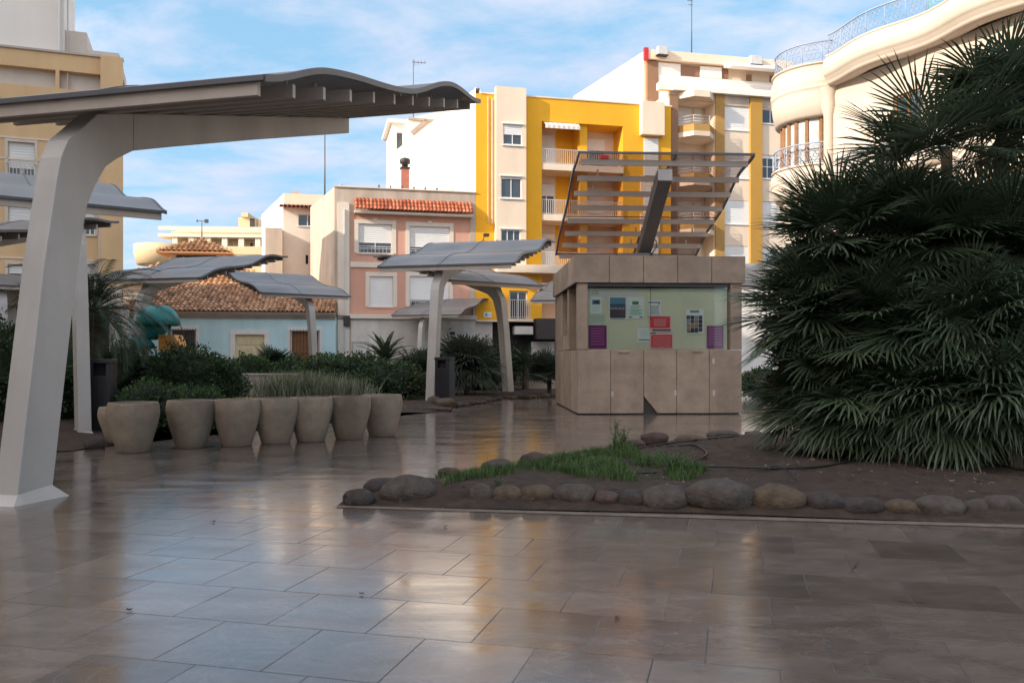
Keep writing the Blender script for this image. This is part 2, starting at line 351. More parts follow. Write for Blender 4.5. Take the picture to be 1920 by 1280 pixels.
bed1_pts=[gnd(632,950),gnd(655,930),gnd(705,908),gnd(790,905),gnd(850,897),gnd(930,882),gnd(1005,867),gnd(1120,850),gnd(1230,835),gnd(1300,832),gnd(1370,822),gnd(1450,815),
          Vector((6.5,16.5,0)),Vector((11,15.5,0)),Vector((12,7.0,0)),gnd(1920,986),gnd(1300,963),gnd(900,955)]
BED1,hz1=bed('soil', bed1_pts, .13, rim=.7, step=.14)
bed2_pts=[gnd(-400,860),gnd(40,850),gnd(130,846),gnd(205,836),gnd(240,800),gnd(420,778),gnd(600,768),gnd(740,770),gnd(800,774),gnd(848,768),gnd(852,758),gnd(955,746),gnd(1048,744),
          Vector((3,40,0)),Vector((-30,42,0)),Vector((-34,20,0))]
BED2,hz2=bed('soil', bed2_pts, .10, rim=.6, step=.6)
# kerb strip of bed 1 (flush stone edging)
g=MB()
a,b_=gnd(628,952),gnd(1925,990)
d=(b_-a).normalized(); nrm=Vector((-d.y,d.x,0))
g.add([a+Vector((0,0,.006)),b_+d*3+Vector((0,0,.006)),b_+d*3+nrm*.10+Vector((0,0,.016)),a+nrm*.07+Vector((0,0,.016))],[(0,1,2,3)])
tag(g.build('kerb_strip', mat('stained_kerb',(.13,.10,.075),.8,.3,5)), kind='structure')

# ------------------------------------------------------------------ stones
def stone_mesh(seed, w, d, h, k=3):
    import bmesh
    bm=bmesh.new(); bmesh.ops.create_icosphere(bm, subdivisions=k, radius=1)
    rnd=random.Random(seed); off=Vector((rnd.uniform(0,50),rnd.uniform(0,50),0))
    for v in bm.verts:
        p=v.co.copy(); n_=noise.noise(p*1.2+off)*.24+noise.noise(p*2.9+off)*.07+noise.noise(p*8+off)*.015
        p=p*(1+n_); 
        p=Vector((math.copysign(abs(p.x)**.85,p.x), math.copysign(abs(p.y)**.85,p.y), math.copysign(abs(p.z)**.9,p.z)))
        v.co=Vector((p.x*w/2,p.y*d/2,p.z*h/2))
    for f in bm.faces: f.smooth=True
    me=bpy.data.meshes.new('river_stone'); bm.to_mesh(me); bm.free(); return me
def stone(px, py, wpx, hpx, mi, label, group, sink=.2, hz=None, seed=None):
    base_y=py+hpx/2
    p=gnd(px, base_y); s=p.y/F_PX; w=wpx*s*1.10; h=hpx*s*1.32
    me=stone_mesh(seed or int(px*13+py), w, w*.8, h); me.materials.append(ROCKS[mi])
    o=bpy.data.objects.new('river_stone', me); COL.objects.link(o)
    p.y+=w*.30; z=(max(0,hz(p.x,p.y)-.02) if hz else 0)
    o.location=(p.x,p.y,h/2-h*sink+z); o.rotation_euler=(0,0,random.uniform(-.3,.3))
    return tag(o,label,'stone',group)
front=[(670,935,54,30,3,'small dark stone at the left tip of the bed, front of a pair'),
 (701,917,44,29,3,'dark rounded stone just behind the left tip stone of the bed'),
 (764,922,98,45,0,'long flat grey stone, largest one near the left tip of the bed'),
 (903,928,45,35,0,'upright grey stone right of a grassy gap, before the ochre stone'),
 (953,930,55,31,1,'ochre stone between the upright grey stone and a mottled brown stone'),
 (1008,930,60,33,1,'mottled brown stone right of the small ochre stone in the front row'),
 (1080,930,72,38,0,'round speckled pale grey stone in the middle of the front row'),
 (1138,938,47,27,2,'small pinkish stone right of the round speckled pale stone'),
 (1185,938,46,30,3,'small dark stone between the small pinkish stone and a wide grey one'),
 (1254,936,86,40,0,'wide grey stone left of the biggest stone of the front row'),
 (1357,932,115,54,0,'biggest stone of the front row, broad pale grey dome'),
 (1465,938,98,44,1,'warm ochre brown boulder right of the biggest stone'),
 (1553,945,74,35,3,'flat dark stone right of the warm ochre boulder'),
 (1628,952,72,31,3,'low dark stone, second to the right of the warm ochre boulder'),
 (1702,955,62,29,1,'small brown stone below the palm, left of a wide grey stone'),
 (1773,954,82,36,0,'wide grey stone below the palm between a brown and a narrow stone'),
 (1838,955,46,31,0,'narrow grey stone, next to last at the right end of the row'),
 (1893,952,72,38,0,'grey stone cut by the right edge of the picture')]
for (x,y,w,h,mi,lab) in front: stone(x,y,w,h,mi,lab,'stones along the front of the planting bed')
back=[(725,915,70,16,3,'low dark stone hidden behind the long flat grey stone'),(843,900,40,24,2,'small reddish stone at the left end of the back row, before grass'),
 (934,885,54,24,0,'low grey stone behind the left part of the grass'),(1001,868,46,26,2,'reddish rounded stone at the back where the grass begins to rise'),
 (1192,846,36,16,2,'tiny reddish stone left of the domed reddish stone at the back'),(1230,835,46,26,2,'domed reddish stone behind the hose, alone above the soil'),
 (1300,836,54,14,1,'flat ochre stone at the back between two larger stones'),(1359,824,54,19,0,'grey brown stone at the back in front of the kiosk corner'),
 (1417,820,30,10,0,'small stone at the back beside the lowest palm leaves')]
for (x,y,w,h,mi,lab) in back: stone(x,y,w*1.05,h*.95,mi,lab,'stones along the back of the planting bed',.2,hz1)
# small edging stones of the far bed
k=0
for (x0,y0,x1,y1,n_) in ((752,769,848,772,7),(858,764,940,750,8),(945,748,1040,745,8)):
    for i in range(n_):
        t=(i+.5)/n_; x=x0+(x1-x0)*t; y=y0+(y1-y0)*t+random.uniform(-1,1)
        w=random.uniform(11,19); hh=random.uniform(5,9)
        stone(x,y-hh/2,w,hh,random.choice((0,1,2,3)),'small rounded stone edging the far bed beside the middle canopy and bin','edging stones of the far bed', seed=900+k); k+=1
stone(172,832,34,20,3,'dark stone at the foot of the second white canopy post',None)
stone(818,752,36,20,0,'grey stone at the foot of the middle canopy post',None)
stone(836,756,40,18,1,'brown stone in front of the bin beside the middle canopy post',None)

# ------------------------------------------------------------------ canopies
LOW_Y, LOW_Z, RUN, TILT = .55, 4.23, 7.5, .262
def wave(w, W=RUN):
    t=w/W
    ks=[(0,-.02),(.18,.13),(.52,.0),(.76,.19),(1,-.05)]
    for i in range(4):
        if t<=ks[i+1][0]+1e-6:
            u=(t-ks[i][0])/(ks[i+1][0]-ks[i][0]); u=.5-.5*math.cos(math.pi*u)
            return ks[i][1]+(ks[i+1][1]-ks[i][1])*u
    return 0
def roof_parts(root, x0, x1, run, tilt, ly, lz, rmat, nseg=48, amp=1.0, slat_h=.17, nsl=10, smat='slat'):
    def zc(y): return lz+tilt*(y-ly)
    xs=[x0,(x0+x1)/2-.22,x1]
    for a,b in ((xs[0],xs[1]-.012),(xs[1]+.012,xs[2])):
        m=MB(); n_=nseg
        top=[(ly+run*i/n_, zc(ly+run*i/n_)+.06+amp*wave(run*i/n_,run)) for i in range(n_+1)]
        vs=[]
        for x in (a,b):
            vs+= [(x,y,z+.035) for y,z in top]+[(x,y,z) for y,z in top]
        q=n_+1; fs=[]
        for i in range(n_):
            fs.append((i,2*q+i,2*q+i+1,i+1)); fs.append((q+i,q+i+1,3*q+i+1,3*q+i))
            fs.append((i,i+1,q+i+1,q+i)); fs.append((2*q+i,3*q+i,3*q+i+1,2*q+i+1))
        fs += [(0,q,3*q,2*q),(n_,2*q+n_,3*q+n_,q+n_)]
        m.add(vs,fs,False); m.build('roof_panel', rmat, root)
    m=MB()
    ys_=ly+run*.40; zs_=zc(ys_)+.06+amp*wave(run*.40,run); m.box(x0,x1,ys_-.012,ys_+.012,zs_+.02,zs_+.045)
    for x in (x0,xs[1],x1):
        n_=nseg; prof=[(ly+run*i/n_, zc(ly+run*i/n_)+.06+amp*wave(run*i/n_,run)) for i in range(n_+1)]
        t=.022
        vs=[]; 
        for y,z in prof: vs+=[(x-t,y,z-.025),(x+t,y,z-.025),(x+t,y,z+.05),(x-t,y,z+.05)]
        fs=[]
        for i in range(n_):
            for k_ in range(4): fs.append((4*i+k_,4*i+(k_+1)%4,4*i+4+(k_+1)%4,4*i+4+k_))
        fs+=[(3,2,1,0),(4*n_,4*n_+1,4*n_+2,4*n_+3)]
        m.add(vs,fs)
    for y in (ly,ly+run):
        z=zc(y)+.06+amp*wave(y-ly,run); m.box(x0,x1,y-.025,y+.025,z-.012,z+.04)
    m.build('roof_edge', M['trim'], root)
    for i in range(nsl):
        y=ly+.06+(run-.35)*i/(nsl-1); z=zc(y)
        m=MB(); m.box(x0+.06,x1-.10,y-.03,y+.03,z-slat_h+.02,z+.03); m.build('slat', M[smat], root)
    # stand-offs between slats and the wavy sheet
    m=MB()
    for i in range(nsl):
        y=ly+.06+(run-.35)*i/(nsl-1); wv=amp*wave(y-ly,run)
        if wv>.04:
            for x in (x0+.5,(x0+x1)/2,x1-.6): m.box(x-.02,x+.02,y-.02,y+.02,zc(y)+.03,zc(y)+.065+wv)
    if m.v: m.build('bracket', M[smat], root)

def make_canopy(xa=-1.95, xb=2.62):
    root=empty('sun_canopy')
    def zc(y): return LOW_Z+TILT*(y-LOW_Y)
    # outer and inner outline of post + arm in (y,z)
    outer=[(0,0),(.37,2.5),(.54,3.40),(.60,3.65),(.70,3.86),(.88,4.02),(1.15,zc(1.15)-.12)]
    arm_top=[(2.5,zc(2.5)-.16),(4.5,zc(4.5)-.16),(6.35,zc(6.35)-.16)]
    arm_bot=[(6.35,zc(6.35)-.36),(4.5,zc(4.5)-.46),(2.5,zc(2.5)-.53),(1.75,zc(1.75)-.58)]
    inner=[(1.45,zc(1.45)-.66),(1.24,3.62),(1.11,3.38),(1.02,3.05),(.88,2.3),(.52,0)]
    prof=outer+arm_top+arm_bot+inner
    # split: post, arm
    post=MB(); post.extr(outer+[(1.75,zc(1.75)-.11),(1.75,zc(1.75)-.56),(1.48,zc(1.48)-.64),(1.28,zc(1.28)-.73),(1.12,3.46),(1.00,3.22),(.93,2.95),(.80,2.2),(.47,0)],-.14,.14)
    post.build('post', M['white_paint'], root, bevel=.012)
    arm=MB(); arm.extr([(1.751,zc(1.75)-.11),(7.75,zc(7.75)-.11),(7.75,zc(7.75)-.40),(4.5,zc(4.5)-.47),(2.5,zc(2.5)-.53),(1.751,zc(1.751)-.56)],-.138,.138)
    arm.build('arm', M['white_paint'], root, bevel=.01)
    bp=MB()   # flared foot: gusset plates round the post
    bp.add([(-.19,-.10,0),(.21,-.10,0),(.23,.62,0),(-.23,.62,0),(-.15,-.02,.02),(.15,-.02,.02),(.15,.54,.02),(-.15,.54,.02),
            (-.145,.02,.10),(.145,.02,.10),(.145,.46,.14),(-.145,.46,.14)],
           [(0,1,9,8),(1,2,10,9),(2,3,11,10),(3,0,8,11)])
    bp.build('foot_plate', M['white_paint'], root)
    roof_parts(root,xa,xb,RUN,TILT,LOW_Y,LOW_Z,M['roof'],nsl=11,slat_h=.135)
    return root
CAN=make_canopy(); CAN2=None
LOW_Z, TILT = 4.35, .205; CAN3=make_canopy()
cans=[ # base x, base Y, heading (deg right of forward), label
 (-5.15,8.66,14.5,'nearest canopy with wavy grey roof, its thick white post at the left edge'),
 (-7.95,15.9,-36,'grey canopy just behind the nearest post, roof tip before the tan block'),
 (-2.6,26.8,14.5,'grey canopy in the middle of the plaza with its straight post beside a dark bin'),
 (-.02,33.6,-36,'grey canopy whose leaning post rises behind the round fan palm bush'),
 (-9.15,40.0,-36,'grey canopy sloping down to the right in front of the blue house roof'),
 (-14.2,31.7,14.5,'grey canopy rising to the right below the tiled lookout tower'),
 (-5.6,50.5,14.5,'small far grey canopy in front of the pink house'),
 (2.75,43.5,14.5,'far grey canopy showing only beside the left wall of the kiosk'),
 (11.0,34.2,14.5,'grey canopy showing between the right side of the kiosk and the palm'),
 (-17.2,22.0,14.5,'grey canopy at the left edge of the photo, roof just below the second one'),
 (-20.5,34.5,-36,'lowest grey canopy at the left edge of the photo behind the nearest post'),
]
for i,(x,y,h,lab) in enumerate(cans):
    if h<0 and CAN2 is None: CAN2=make_canopy(-2.5,1.95); o=CAN2
    elif i==2: o=CAN3
    else: o = CAN if i==0 else copy_tree(CAN2 if h<0 else CAN3)
    o.location=(x,y,0); o.rotation_euler=(0,0,-R(h))
    o.scale=(1,1,1) if i==0 else (.80,.9,1) if i==1 else ((.95,.85,.9) if y>50 else (1,.86,1))
    tag(o,lab,'canopy','wavy roofed canopies of the plaza')

# ------------------------------------------------------------------ kiosk
kx,ky=gnd(1083,777).x, 22.0
kroot=empty('kiosk',(kx,ky,0),R(3.0)); tag(kroot,'beige stone clad kiosk with a glazed notice window and a slatted canopy on top','kiosk')
KW,KD,KT,FB,CT=4.30,5.6,4.10,3.40,1.68     # width, depth, top, fascia bottom, counter
def kb(name, *boxes, m='stone', bevel=.008, parent=None):
    q=MB()
    for b in boxes: q.box(*b)
    return q.build(name, M[m], parent or kroot, bevel=bevel)
pw=KW/5; J=.006
for i in range(5):   # lower cladding
    x0,x1=i*pw+J,(i+1)*pw-J
    q=MB()
    if i==2:   # broken corner
        prof=[(x0+.36,.03),(x1,.03),(x1,CT-.015),(x0,CT-.015),(x0,.47)]
        n_=len(prof); vs=[(x,0,z) for x,z in prof]+[(x,.05,z) for x,z in prof]
        q.add(vs,[tuple(range(n_)),tuple(range(2*n_-1,n_-1,-1))]+[(k_,n_+k_,n_+(k_+1)%n_,(k_+1)%n_) for k_ in range(n_)])
    else: q.box(x0,x1,0,.05,.03,CT-.015)
    q.build('cladding_panel', M['stone'], kroot, bevel=.006)
for i in range(5):   # fascia
    kb('fascia_panel',(-.08+i*(KW+.16)/5+J,-.08+(i+1)*(KW+.16)/5-J,-.06,.0,FB,KT))
nd_=4
for i in range(nd_):
    y0,y1=.02+i*KD/nd_,(i+1)*KD/nd_-J
    kb('fascia_panel',(-.08,-.02,y0,y1,FB,KT)); kb('fascia_panel',(KW+.02,KW+.08,y0,y1,FB,KT))
    kb('cladding_panel',(0,.05,y0+.04,y1,.03,CT-.015)); kb('cladding_panel',(KW-.05,KW,y0+.04,y1,.03,CT-.015))
kb('core',(.055,KW-.055,.055,KD-.05,0,CT-.02),m='joint',bevel=0)
kb('roof_slab',(-.015,KW+.015,.005,KD,FB+.01,KT-.02),m='joint',bevel=0)
kb('roof_top',(-.01,KW+.01,.01,KD,KT-.019,KT-.008),m='stone',bevel=0)
for (xa,xb,ya,yb) in ((0,.26,0,.30),(KW-.30,KW,0,.30),(0,.26,1.9,2.3),(0,.26,3.6,KD),(KW-.26,KW,1.9,2.3),(KW-.26,KW,3.6,KD)):
    kb('corner_pier',(xa,xb,ya,yb,CT+.0,FB-.002))
kb('lower_block',(.02,.24,2.3,3.6,CT,2.1)); 
# inside: a pale board behind glass
M['board']=mat('pale_green_board',(.80,.78,.60),.6,.05,1,streak=.05)
kb('back_board',(.27,KW-.31,.26,.30,CT+.001,FB-.12),m='board',bevel=0)
kb('back_board_rear',(.27,KW-.27,KD-.4,KD-.36,CT+.001,FB-.004),m='board',bevel=0)
kb('lintel',(.262,KW-.302,.05,.255,FB-.08,FB-.003),m='trim',bevel=0)
def glassmat():
    m,nt,b=newmat('clear_glass'); N=nt.nodes; L=nt.links
    b.inputs['Base Color'].default_value=(.6,.75,.7,1); b.inputs['Roughness'].default_value=.03; b.inputs['Specular IOR Level'].default_value=.5
    t=N.new('ShaderNodeBsdfTransparent'); t.inputs['Color'].default_value=(.95,.98,.96,1)
    gl=N.new('ShaderNodeBsdfGlossy'); gl.inputs['Roughness'].default_value=.02
    fr=N.new('ShaderNodeFresnel'); fr.inputs['IOR'].default_value=1.5
    mx=N.new('ShaderNodeMixShader'); L.new(fr.outputs[0], mx.inputs[0]); L.new(t.outputs[0], mx.inputs[1]); L.new(gl.outputs[0], mx.inputs[2])
    L.new(mx.outputs[0], N['Material Output'].inputs['Surface']); return m
M['clear']=glassmat()
mid=1.93
kb('glass_pane',(.265,mid-.006,.14,.15,CT+.002,FB-.005),m='clear',bevel=0)
kb('glass_pane',(mid+.006,KW-.305,.14,.15,CT+.002,FB-.005),m='clear',bevel=0)
kb('glass_joint',(mid-.005,mid+.005,.135,.155,CT+.8,FB-.006),m='joint',bevel=0)
for i_ in range(15):
    kb('blind',(.35+i_*.085,.35+i_*.085+.06,.248,.256,FB-.42,FB-.12),m='shutter',bevel=0)
kb('latch',(1.05,1.34,-.03,.0,CT-.09,CT-.03),m='stone'); kb('latch',(2.98,3.26,-.03,.0,CT-.07,CT-.03),m='stone')
kb('sill',(.262,KW-.302,.02,.30,CT-.016,CT+.0),m='stone')
q=MB(); q.lathe([(0.0,-.004),(.035,-.004),(.05,-.002)],16,Matrix.Translation((1.75,-.002,.60))@Matrix.Rotation(R(90),4,'X')); q.build('lock', M['bin'], kroot)
q=MB()
for (x,z) in ((.90,.53),(2.55,.56),(3.56,.55),(3.55,1.38)): q.box(x-.03,x+.03,-.004,0,z-.07,z+.07)
q.build('repair_patch', mat('pale_filler',(.5,.45,.4),.8), kroot)

# posters (each a thing of its own, taped inside the glass)
def kw(px,py): # px on front plane -> local x,z
    return ((px-CX)/F_PX*22.2-kx)/1.0, EYE+(HY-py)/F_PX*22.2
PM={k:mat('paper_'+k,c,.6,.04,6) for k,c in dict(white=(.88,.90,.90),cream=(.72,.76,.62),aqua=(.60,.78,.75),blue=(.05,.11,.20),blue2=(.12,.28,.42),navy=(.035,.045,.09),brown=(.10,.07,.08),
   purple=(.24,.02,.18),purple2=(.42,.12,.36),red=(.80,.045,.07),pale=(.88,.60,.60),ink=(.06,.06,.08),green=(.05,.28,.12),grey=(.30,.33,.36),skin=(.42,.25,.18),teal=(.10,.25,.30),lav=(.33,.30,.50),mint=(.38,.52,.44)).items()}
def poster(name,label,rect,base,marks,yy=.235):
    root_=empty(name); root_.parent=None
    x0,z1=kw(rect[0],rect[1]); x1,z0=kw(rect[2],rect[3])
    o=MB(); o.box(0,x1-x0,-.004,0,0,z1-z0); o.build('sheet', PM[base], root_)
    by={}
    for (fx0,fz0,fx1,fz1,mm) in marks: by.setdefault(mm,[]).append((fx0,fz0,fx1,fz1))
    d=0
    for mm,rs in by.items():
        q=MB(); d+=.0012
        for a_,b__,c_,e_ in rs:
            W=x1-x0;H=z1-z0
            y=-.004-d; q.quad((a_*W,y,(1-e_)*H),(c_*W,y,(1-e_)*H),(c_*W,y,(1-b__)*H),(a_*W,y,(1-b__)*H))
        q.build('print', PM[mm], root_)
    loc=Matrix.Translation((kx,ky,0))@Matrix.Rotation(R(3.0),4,'Z')
    p=loc@Vector((x0,yy,z0)); root_.location=p; root_.rotation_euler=(0,0,R(3.0))
    tag(root_,label,'poster','notices in the kiosk window'); return root_
def lines(x0,x1,y0,y1,n,mm,jit=.15):
    out=[]; 
    for i in range(n):
        y=y0+(y1-y0)*i/n; out.append((x0,y,x1-random.uniform(0,jit),y+(y1-y0)/n*.45,mm))
    return out
poster('poster','small white notice in the top left corner of the kiosk window',(1108,542,1127,555),'cream',lines(.1,.9,.2,.9,3,'grey'))
poster('poster','pale aqua poster with a small blue picture near its top, at far left',(1108,556,1130,588),'white',[(.15,.18,.85,.45,'blue2'),(.3,.22,.75,.40,'navy')]+lines(.15,.9,.55,.9,4,'aqua'))
poster('poster','pale lined sheet directly above the left purple poster',(1104,590,1136,609),'cream',lines(.05,.98,.1,.9,4,'mint',.02))
poster('poster','purple sheet in the bottom left corner of the kiosk window',(1105,610,1139,653),'purple',lines(.12,.9,.1,.9,7,'purple2',.05))
po=poster('poster','white framed poster with a dark blue evening photograph',(1143,556,1177,600),'white',[(.06,.03,.94,.30,'blue2'),(.06,.30,.94,.52,'blue'),(.06,.52,.94,.84,'brown'),(.06,.84,.94,.90,'navy')]+[(.1+.08*i,.44+.02*(i%3),.13+.08*i,.54,'pale') for i in range(10)]+[(.1,.92,.9,.96,'grey')])
poster('poster','pale aqua poster with a green emblem, right of the blue photograph poster',(1178,556,1210,597),'white',[(.3,.2,.68,.36,'green'),(.2,.42,.8,.46,'grey'),(.08,.55,.92,.85,'aqua'),(.1,.90,.3,.95,'ink'),(.72,.90,.92,.95,'ink')]+lines(.2,.85,.5,.85,5,'mint'))
poster('poster','white sheet of small print right above the red posters',(1218,562,1243,591),'white',[(.0,.1,.75,.2,'lav'),(.75,.1,.9,.28,'grey')]+lines(.15,.9,.35,.95,8,'grey'))
poster('poster','pale blue sheet tucked behind the left edge of the red posters',(1197,611,1226,641),'white',[(.05,.05,.95,.09,'grey')]+lines(.2,.9,.25,.7,4,'aqua')+[(.1,.82,.95,.9,'blue2')],.24)
poster('poster','upper red poster with pale lines of writing and a black strip',(1219,592,1262,621),'pale',[(.04,.03,.94,.78,'red'),(.15,.86,.98,.96,'ink')]+[(.2+.01*i,.2+.13*i,.8-.02*i,.24+.13*i,'pale') for i in range(4)],.23)
poster('poster','lower red poster with pale lines of writing',(1221,623,1266,654),'pale',[(.0,.0,.25,.08,'ink'),(.05,.14,.94,.92,'red')]+[(.12,.26+.13*i,.9,.29+.13*i,'pale') for i in range(5)]+[(.4,.86,.6,.9,'grey')],.23)
mk=[(.25,.04,.75,.14,'grey')]
for i in range(4):
    for j in range(4):
        mk.append((.06+.22*j,.25+.165*i,.26+.22*j,.40+.165*i,random.choice(['ink','skin','blue','brown','lav','skin','grey','navy'])))
mk+=[(.08,.86,.7,.94,'brown')]
poster('poster','white poster crowded with small photographs of faces, alone on the right half',(1289,579,1324,626),'white',mk)
poster('poster','purple sheet in the bottom right corner of the kiosk window',(1330,610,1362,653),'purple',lines(.12,.9,.1,.9,7,'purple2',.05))

# canopy on the kiosk
kc=empty('rooftop_canopy',(0,0,0)); kc.location=Matrix.Rotation(R(3.0),4,'Z')@Vector((1.95,3.6,KT))+Vector((kx,ky,0)); kc.rotation_euler=(0,0,R(183.0))
tag(kc,'see-through slatted canopy tilted up on a dark slanting arm on the kiosk roof','canopy')
roof_parts(kc,-2.15,2.12,5.3,.345,-.15,.42,M['roof_kiosk'],amp=.75,slat_h=.12,nsl=8,smat='slat')
q=MB(); q.box(-.2,.75,1.9,2.9,-.007,.16); q.build('base_block', M['kcolumn'], kc, bevel=.01)
q=MB(); q.extr([(2.15,.161),(2.6,.161),(5.0,1.66),(5.0,1.96),(4.7,1.88)],-.17,.17); q.build('arm', M['kcolumn'], kc, bevel=.01)
q=MB(); q.box(-.175,.175,5.0,5.02,1.66,1.93); q.build('arm_cap', M['white_paint'], kc)
q=MB(); q.tube([(-.1,2.9,.1),(-.22,3.1,.3),(-.25,2.9,.5),(-.12,2.7,.55)],.015); q.build('cable', M['hose'], kc)

# ------------------------------------------------------------------ planter pots
def pot_mesh():
    q=MB(); q.lathe([(.0,.0),(.232,.0),(.245,.012),(.305,.24),(.366,.46),(.392,.60),(.396,.66),(.386,.75),(.374,.80),(.366,.812),(.335,.812),(.33,.79),(.345,.70),(.345,.60),(0,.58)],48)
    return q
P0=empty('planter_pot'); pot_mesh().build('pot_body', M['pot'], P0)
q=MB(); q.lathe([(.0,.56),(.15,.592),(.345,.585)],24); q.build('pot_soil', M['soil'], P0)
pots=[(250,850,1.12,'round stone planter pot standing apart at the left end of the row'),(229,832,.90,'stone planter pot half hidden behind the leftmost pot'),
 (358,841,1.10,'second stone planter pot of the row, after the gap'),(444,838,1.08,'third stone planter pot of the row, counted from the left'),
 (517,833,1.02,'stone planter pot in the middle of the row, fourth in line'),(583,829,1.04,'fifth stone planter pot of the row'),
 (655,825,1.03,'next to last stone planter pot at the right of the row'),(716,819,1.0,'last stone planter pot at the right end of the row')]
for i,(x,y,s,lab) in enumerate(pots):
    o=P0 if i==0 else copy_tree(P0)
    p=gnd(x,y); k_=.99
    o.location=((x-CX)/F_PX*(p.y+.25),p.y+.25,0); o.scale=(k_,k_,.96*(.80 if i==1 else 1.0)); o.rotation_euler=(0,0,i*1.3)
    tag(o,lab,'planter pot','row of stone planter pots')

# ------------------------------------------------------------------ bins
def make_bin():
    r=empty('litter_bin')
    q=MB(); w,d_,h=.29,.24,1.32
    q.prism([(-w,-d_),(-w+.05,-d_-.04),(w-.05,-d_-.04),(w,-d_),(w,d_),(w-.05,d_+.04),(-w+.05,d_+.04),(-w,d_)],.04,1.02); 
    q.prism([(-w,-d_),(-w+.05,-d_-.04),(-.16,-d_-.04),(-.16,d_+.04),(-w+.05,d_+.04),(-w,d_)],1.02,1.24)
    q.prism([(.16,-d_-.04),(w-.05,-d_-.04),(w,-d_),(w,d_),(w-.05,d_+.04),(.16,d_+.04)],1.02,1.24)
    q.build('bin_body', M['bin'], r, bevel=.008)
    q=MB(); q.prism([(-w-.02,-d_-.01),(-w+.04,-d_-.06),(w-.04,-d_-.06),(w+.02,-d_-.01),(w+.02,d_+.01),(w-.04,d_+.06),(-w+.04,d_+.06),(-w-.02,d_+.01)],1.241,h); q.build('lid', M['bin'], r, bevel=.012)
    q=MB()
    for i in range(9):
        x=-w+.05+.06*i; q.box(x-.012,x+.012,-d_-.052,-d_-.041,.08,1.0)
    q.build('ribs', M['bin'], r)
    q=MB(); q.box(-.159,.159,-.1,.1,1.021,1.238); q.build('dark_opening', M['dark'], r)
    q=MB(); q.box(-.2,.2,-.18,.18,0,.04); q.build('bin_foot', M['bin'], r)
    return r
b1=make_bin(); b1.location=(*gnd(833,762).xy,.0); b1.rotation_euler=(0,0,R(-20)); b1.location.y+=.2
b1.scale=(.82,.82,1.12)
tag(b1,'dark grey ribbed litter bin beside the middle canopy post','litter bin','litter bins')
b2=copy_tree(b1); pp=gnd(193,812); b2.location=(pp.x,pp.y,0); b2.rotation_euler=(0,0,R(10)); b2.scale=(.72,.8,1.10)
tag(b2,'dark grey litter bin behind the second canopy post and left pots','litter bin','litter bins')
# ------------------------------------------------------------------ plants
def fan_leaf(q, o, d, pet, L, nseg=36, droop=.12, w=.014, spread=130, rnd=random, stem=True):
    d=d.normalized(); s=d.cross(Vector((0,0,1)))
    s=s.normalized() if s.length>.1 else Vector((1,0,0))
    roll=rnd.uniform(-.5,.5); nn=s.cross(d).normalized(); s=(s*math.cos(roll)+nn*math.sin(roll)).normalized(); nn=s.cross(d).normalized()
    hub=o+d*pet-Vector((0,0,1))*pet*.08
    if stem:
        a=s*.008; b=nn*.008
        q.add([o-a,o+a,hub+a,hub-a,o-b,o+b,hub+b,hub-b],[(0,1,2,3),(4,5,6,7)])
    vs=[hub]; fs=[]
    for i in range(nseg):
        t=(i+.5)/nseg*2-1; ph=R(spread)*t
        sd=(d*math.cos(ph)+s*math.sin(ph)+nn*(.10*abs(t)+rnd.uniform(-.06,.06))).normalized()
        l=L*(1-.30*abs(t)**2.2)*rnd.uniform(.85,1.08); c=sd.cross(nn).normalized()*w
        z=Vector((0,0,-1)); dr=droop*rnd.uniform(.5,1.5)
        p1=hub+sd*l*.45+z*l*dr*.10; p2=hub+sd*l*.78+z*l*dr*.38; p3=hub+sd*l+z*l*dr*.85
        up=nn*w*.5; k=len(vs)
        vs+=[p1-c,p1+up,p1+c,p2-c*.7,p2+up*.6,p2+c*.7,p3]
        fs+=[(0,k,k+1),(0,k+1,k+2),(k,k+3,k+4,k+1),(k+1,k+4,k+5,k+2),(k+3,k+6,k+4),(k+4,k+6,k+5)]
    q.add(vs,fs)
def fib_dirs(n, lo, hi, rnd):
    out=[]
    for i in range(n):
        z=math.sin(R(lo))+(math.sin(R(hi))-math.sin(R(lo)))*(i+.5)/n; a=i*2.39996+rnd.uniform(-.3,.3)
        r_=math.sqrt(max(0,1-z*z)); out.append(Vector((math.cos(a)*r_,math.sin(a)*r_,z+rnd.uniform(-.08,.08))))
    return out
def fan_palm(base, crown_z, rad, n, label, group=None, lo=-35, hi=88, mat_='fan1', dry=0, L=None, pet=None, w=.0145, nseg=38, trunk_r=.09, lean=(0,0), seed=1, droop=.13):
    rnd=random.Random(seed); r=empty('fan_palm',(base.x,base.y,0)); tag(r,label,'palm',group)
    c=Vector((lean[0],lean[1],crown_z)); L=L or rad*.5; pet=pet or rad*.5
    q=MB(); n_=8
    q.tube([(lean[0]*t*t,lean[1]*t*t,crown_z*t) for t in [i/n_ for i in range(n_+1)]],trunk_r,10,r1=trunk_r*.85); q.build('trunk',M['trunk'],r)
    q=MB()
    for d in fib_dirs(n,lo,hi,rnd):
        fan_leaf(q, c+Vector((rnd.uniform(-.08,.08),rnd.uniform(-.08,.08),rnd.uniform(-.25,.1))), d, pet*rnd.uniform(.6,1.15), L*rnd.uniform(.8,1.15), nseg, droop, w, rnd.uniform(95,140), rnd)
    q.build('crown',M[mat_],r)
    if dry:
        q=MB()
        for i in range(dry):
            a=rnd.uniform(0,6.28); d=Vector((math.cos(a),math.sin(a),-1.6-rnd.random()))
            fan_leaf(q,c-Vector((0,0,.2)),d,pet*.9,L*.9,16,.5,.012,40,rnd)
        q.build('dry_leaves',M['fan2'],r)
    return r
G1='fan palms of the big clump on the right'
def P(px,Y): return Vector(((px-CX)/F_PX*Y,Y,0))
KW=dict(w=.02,nseg=32)
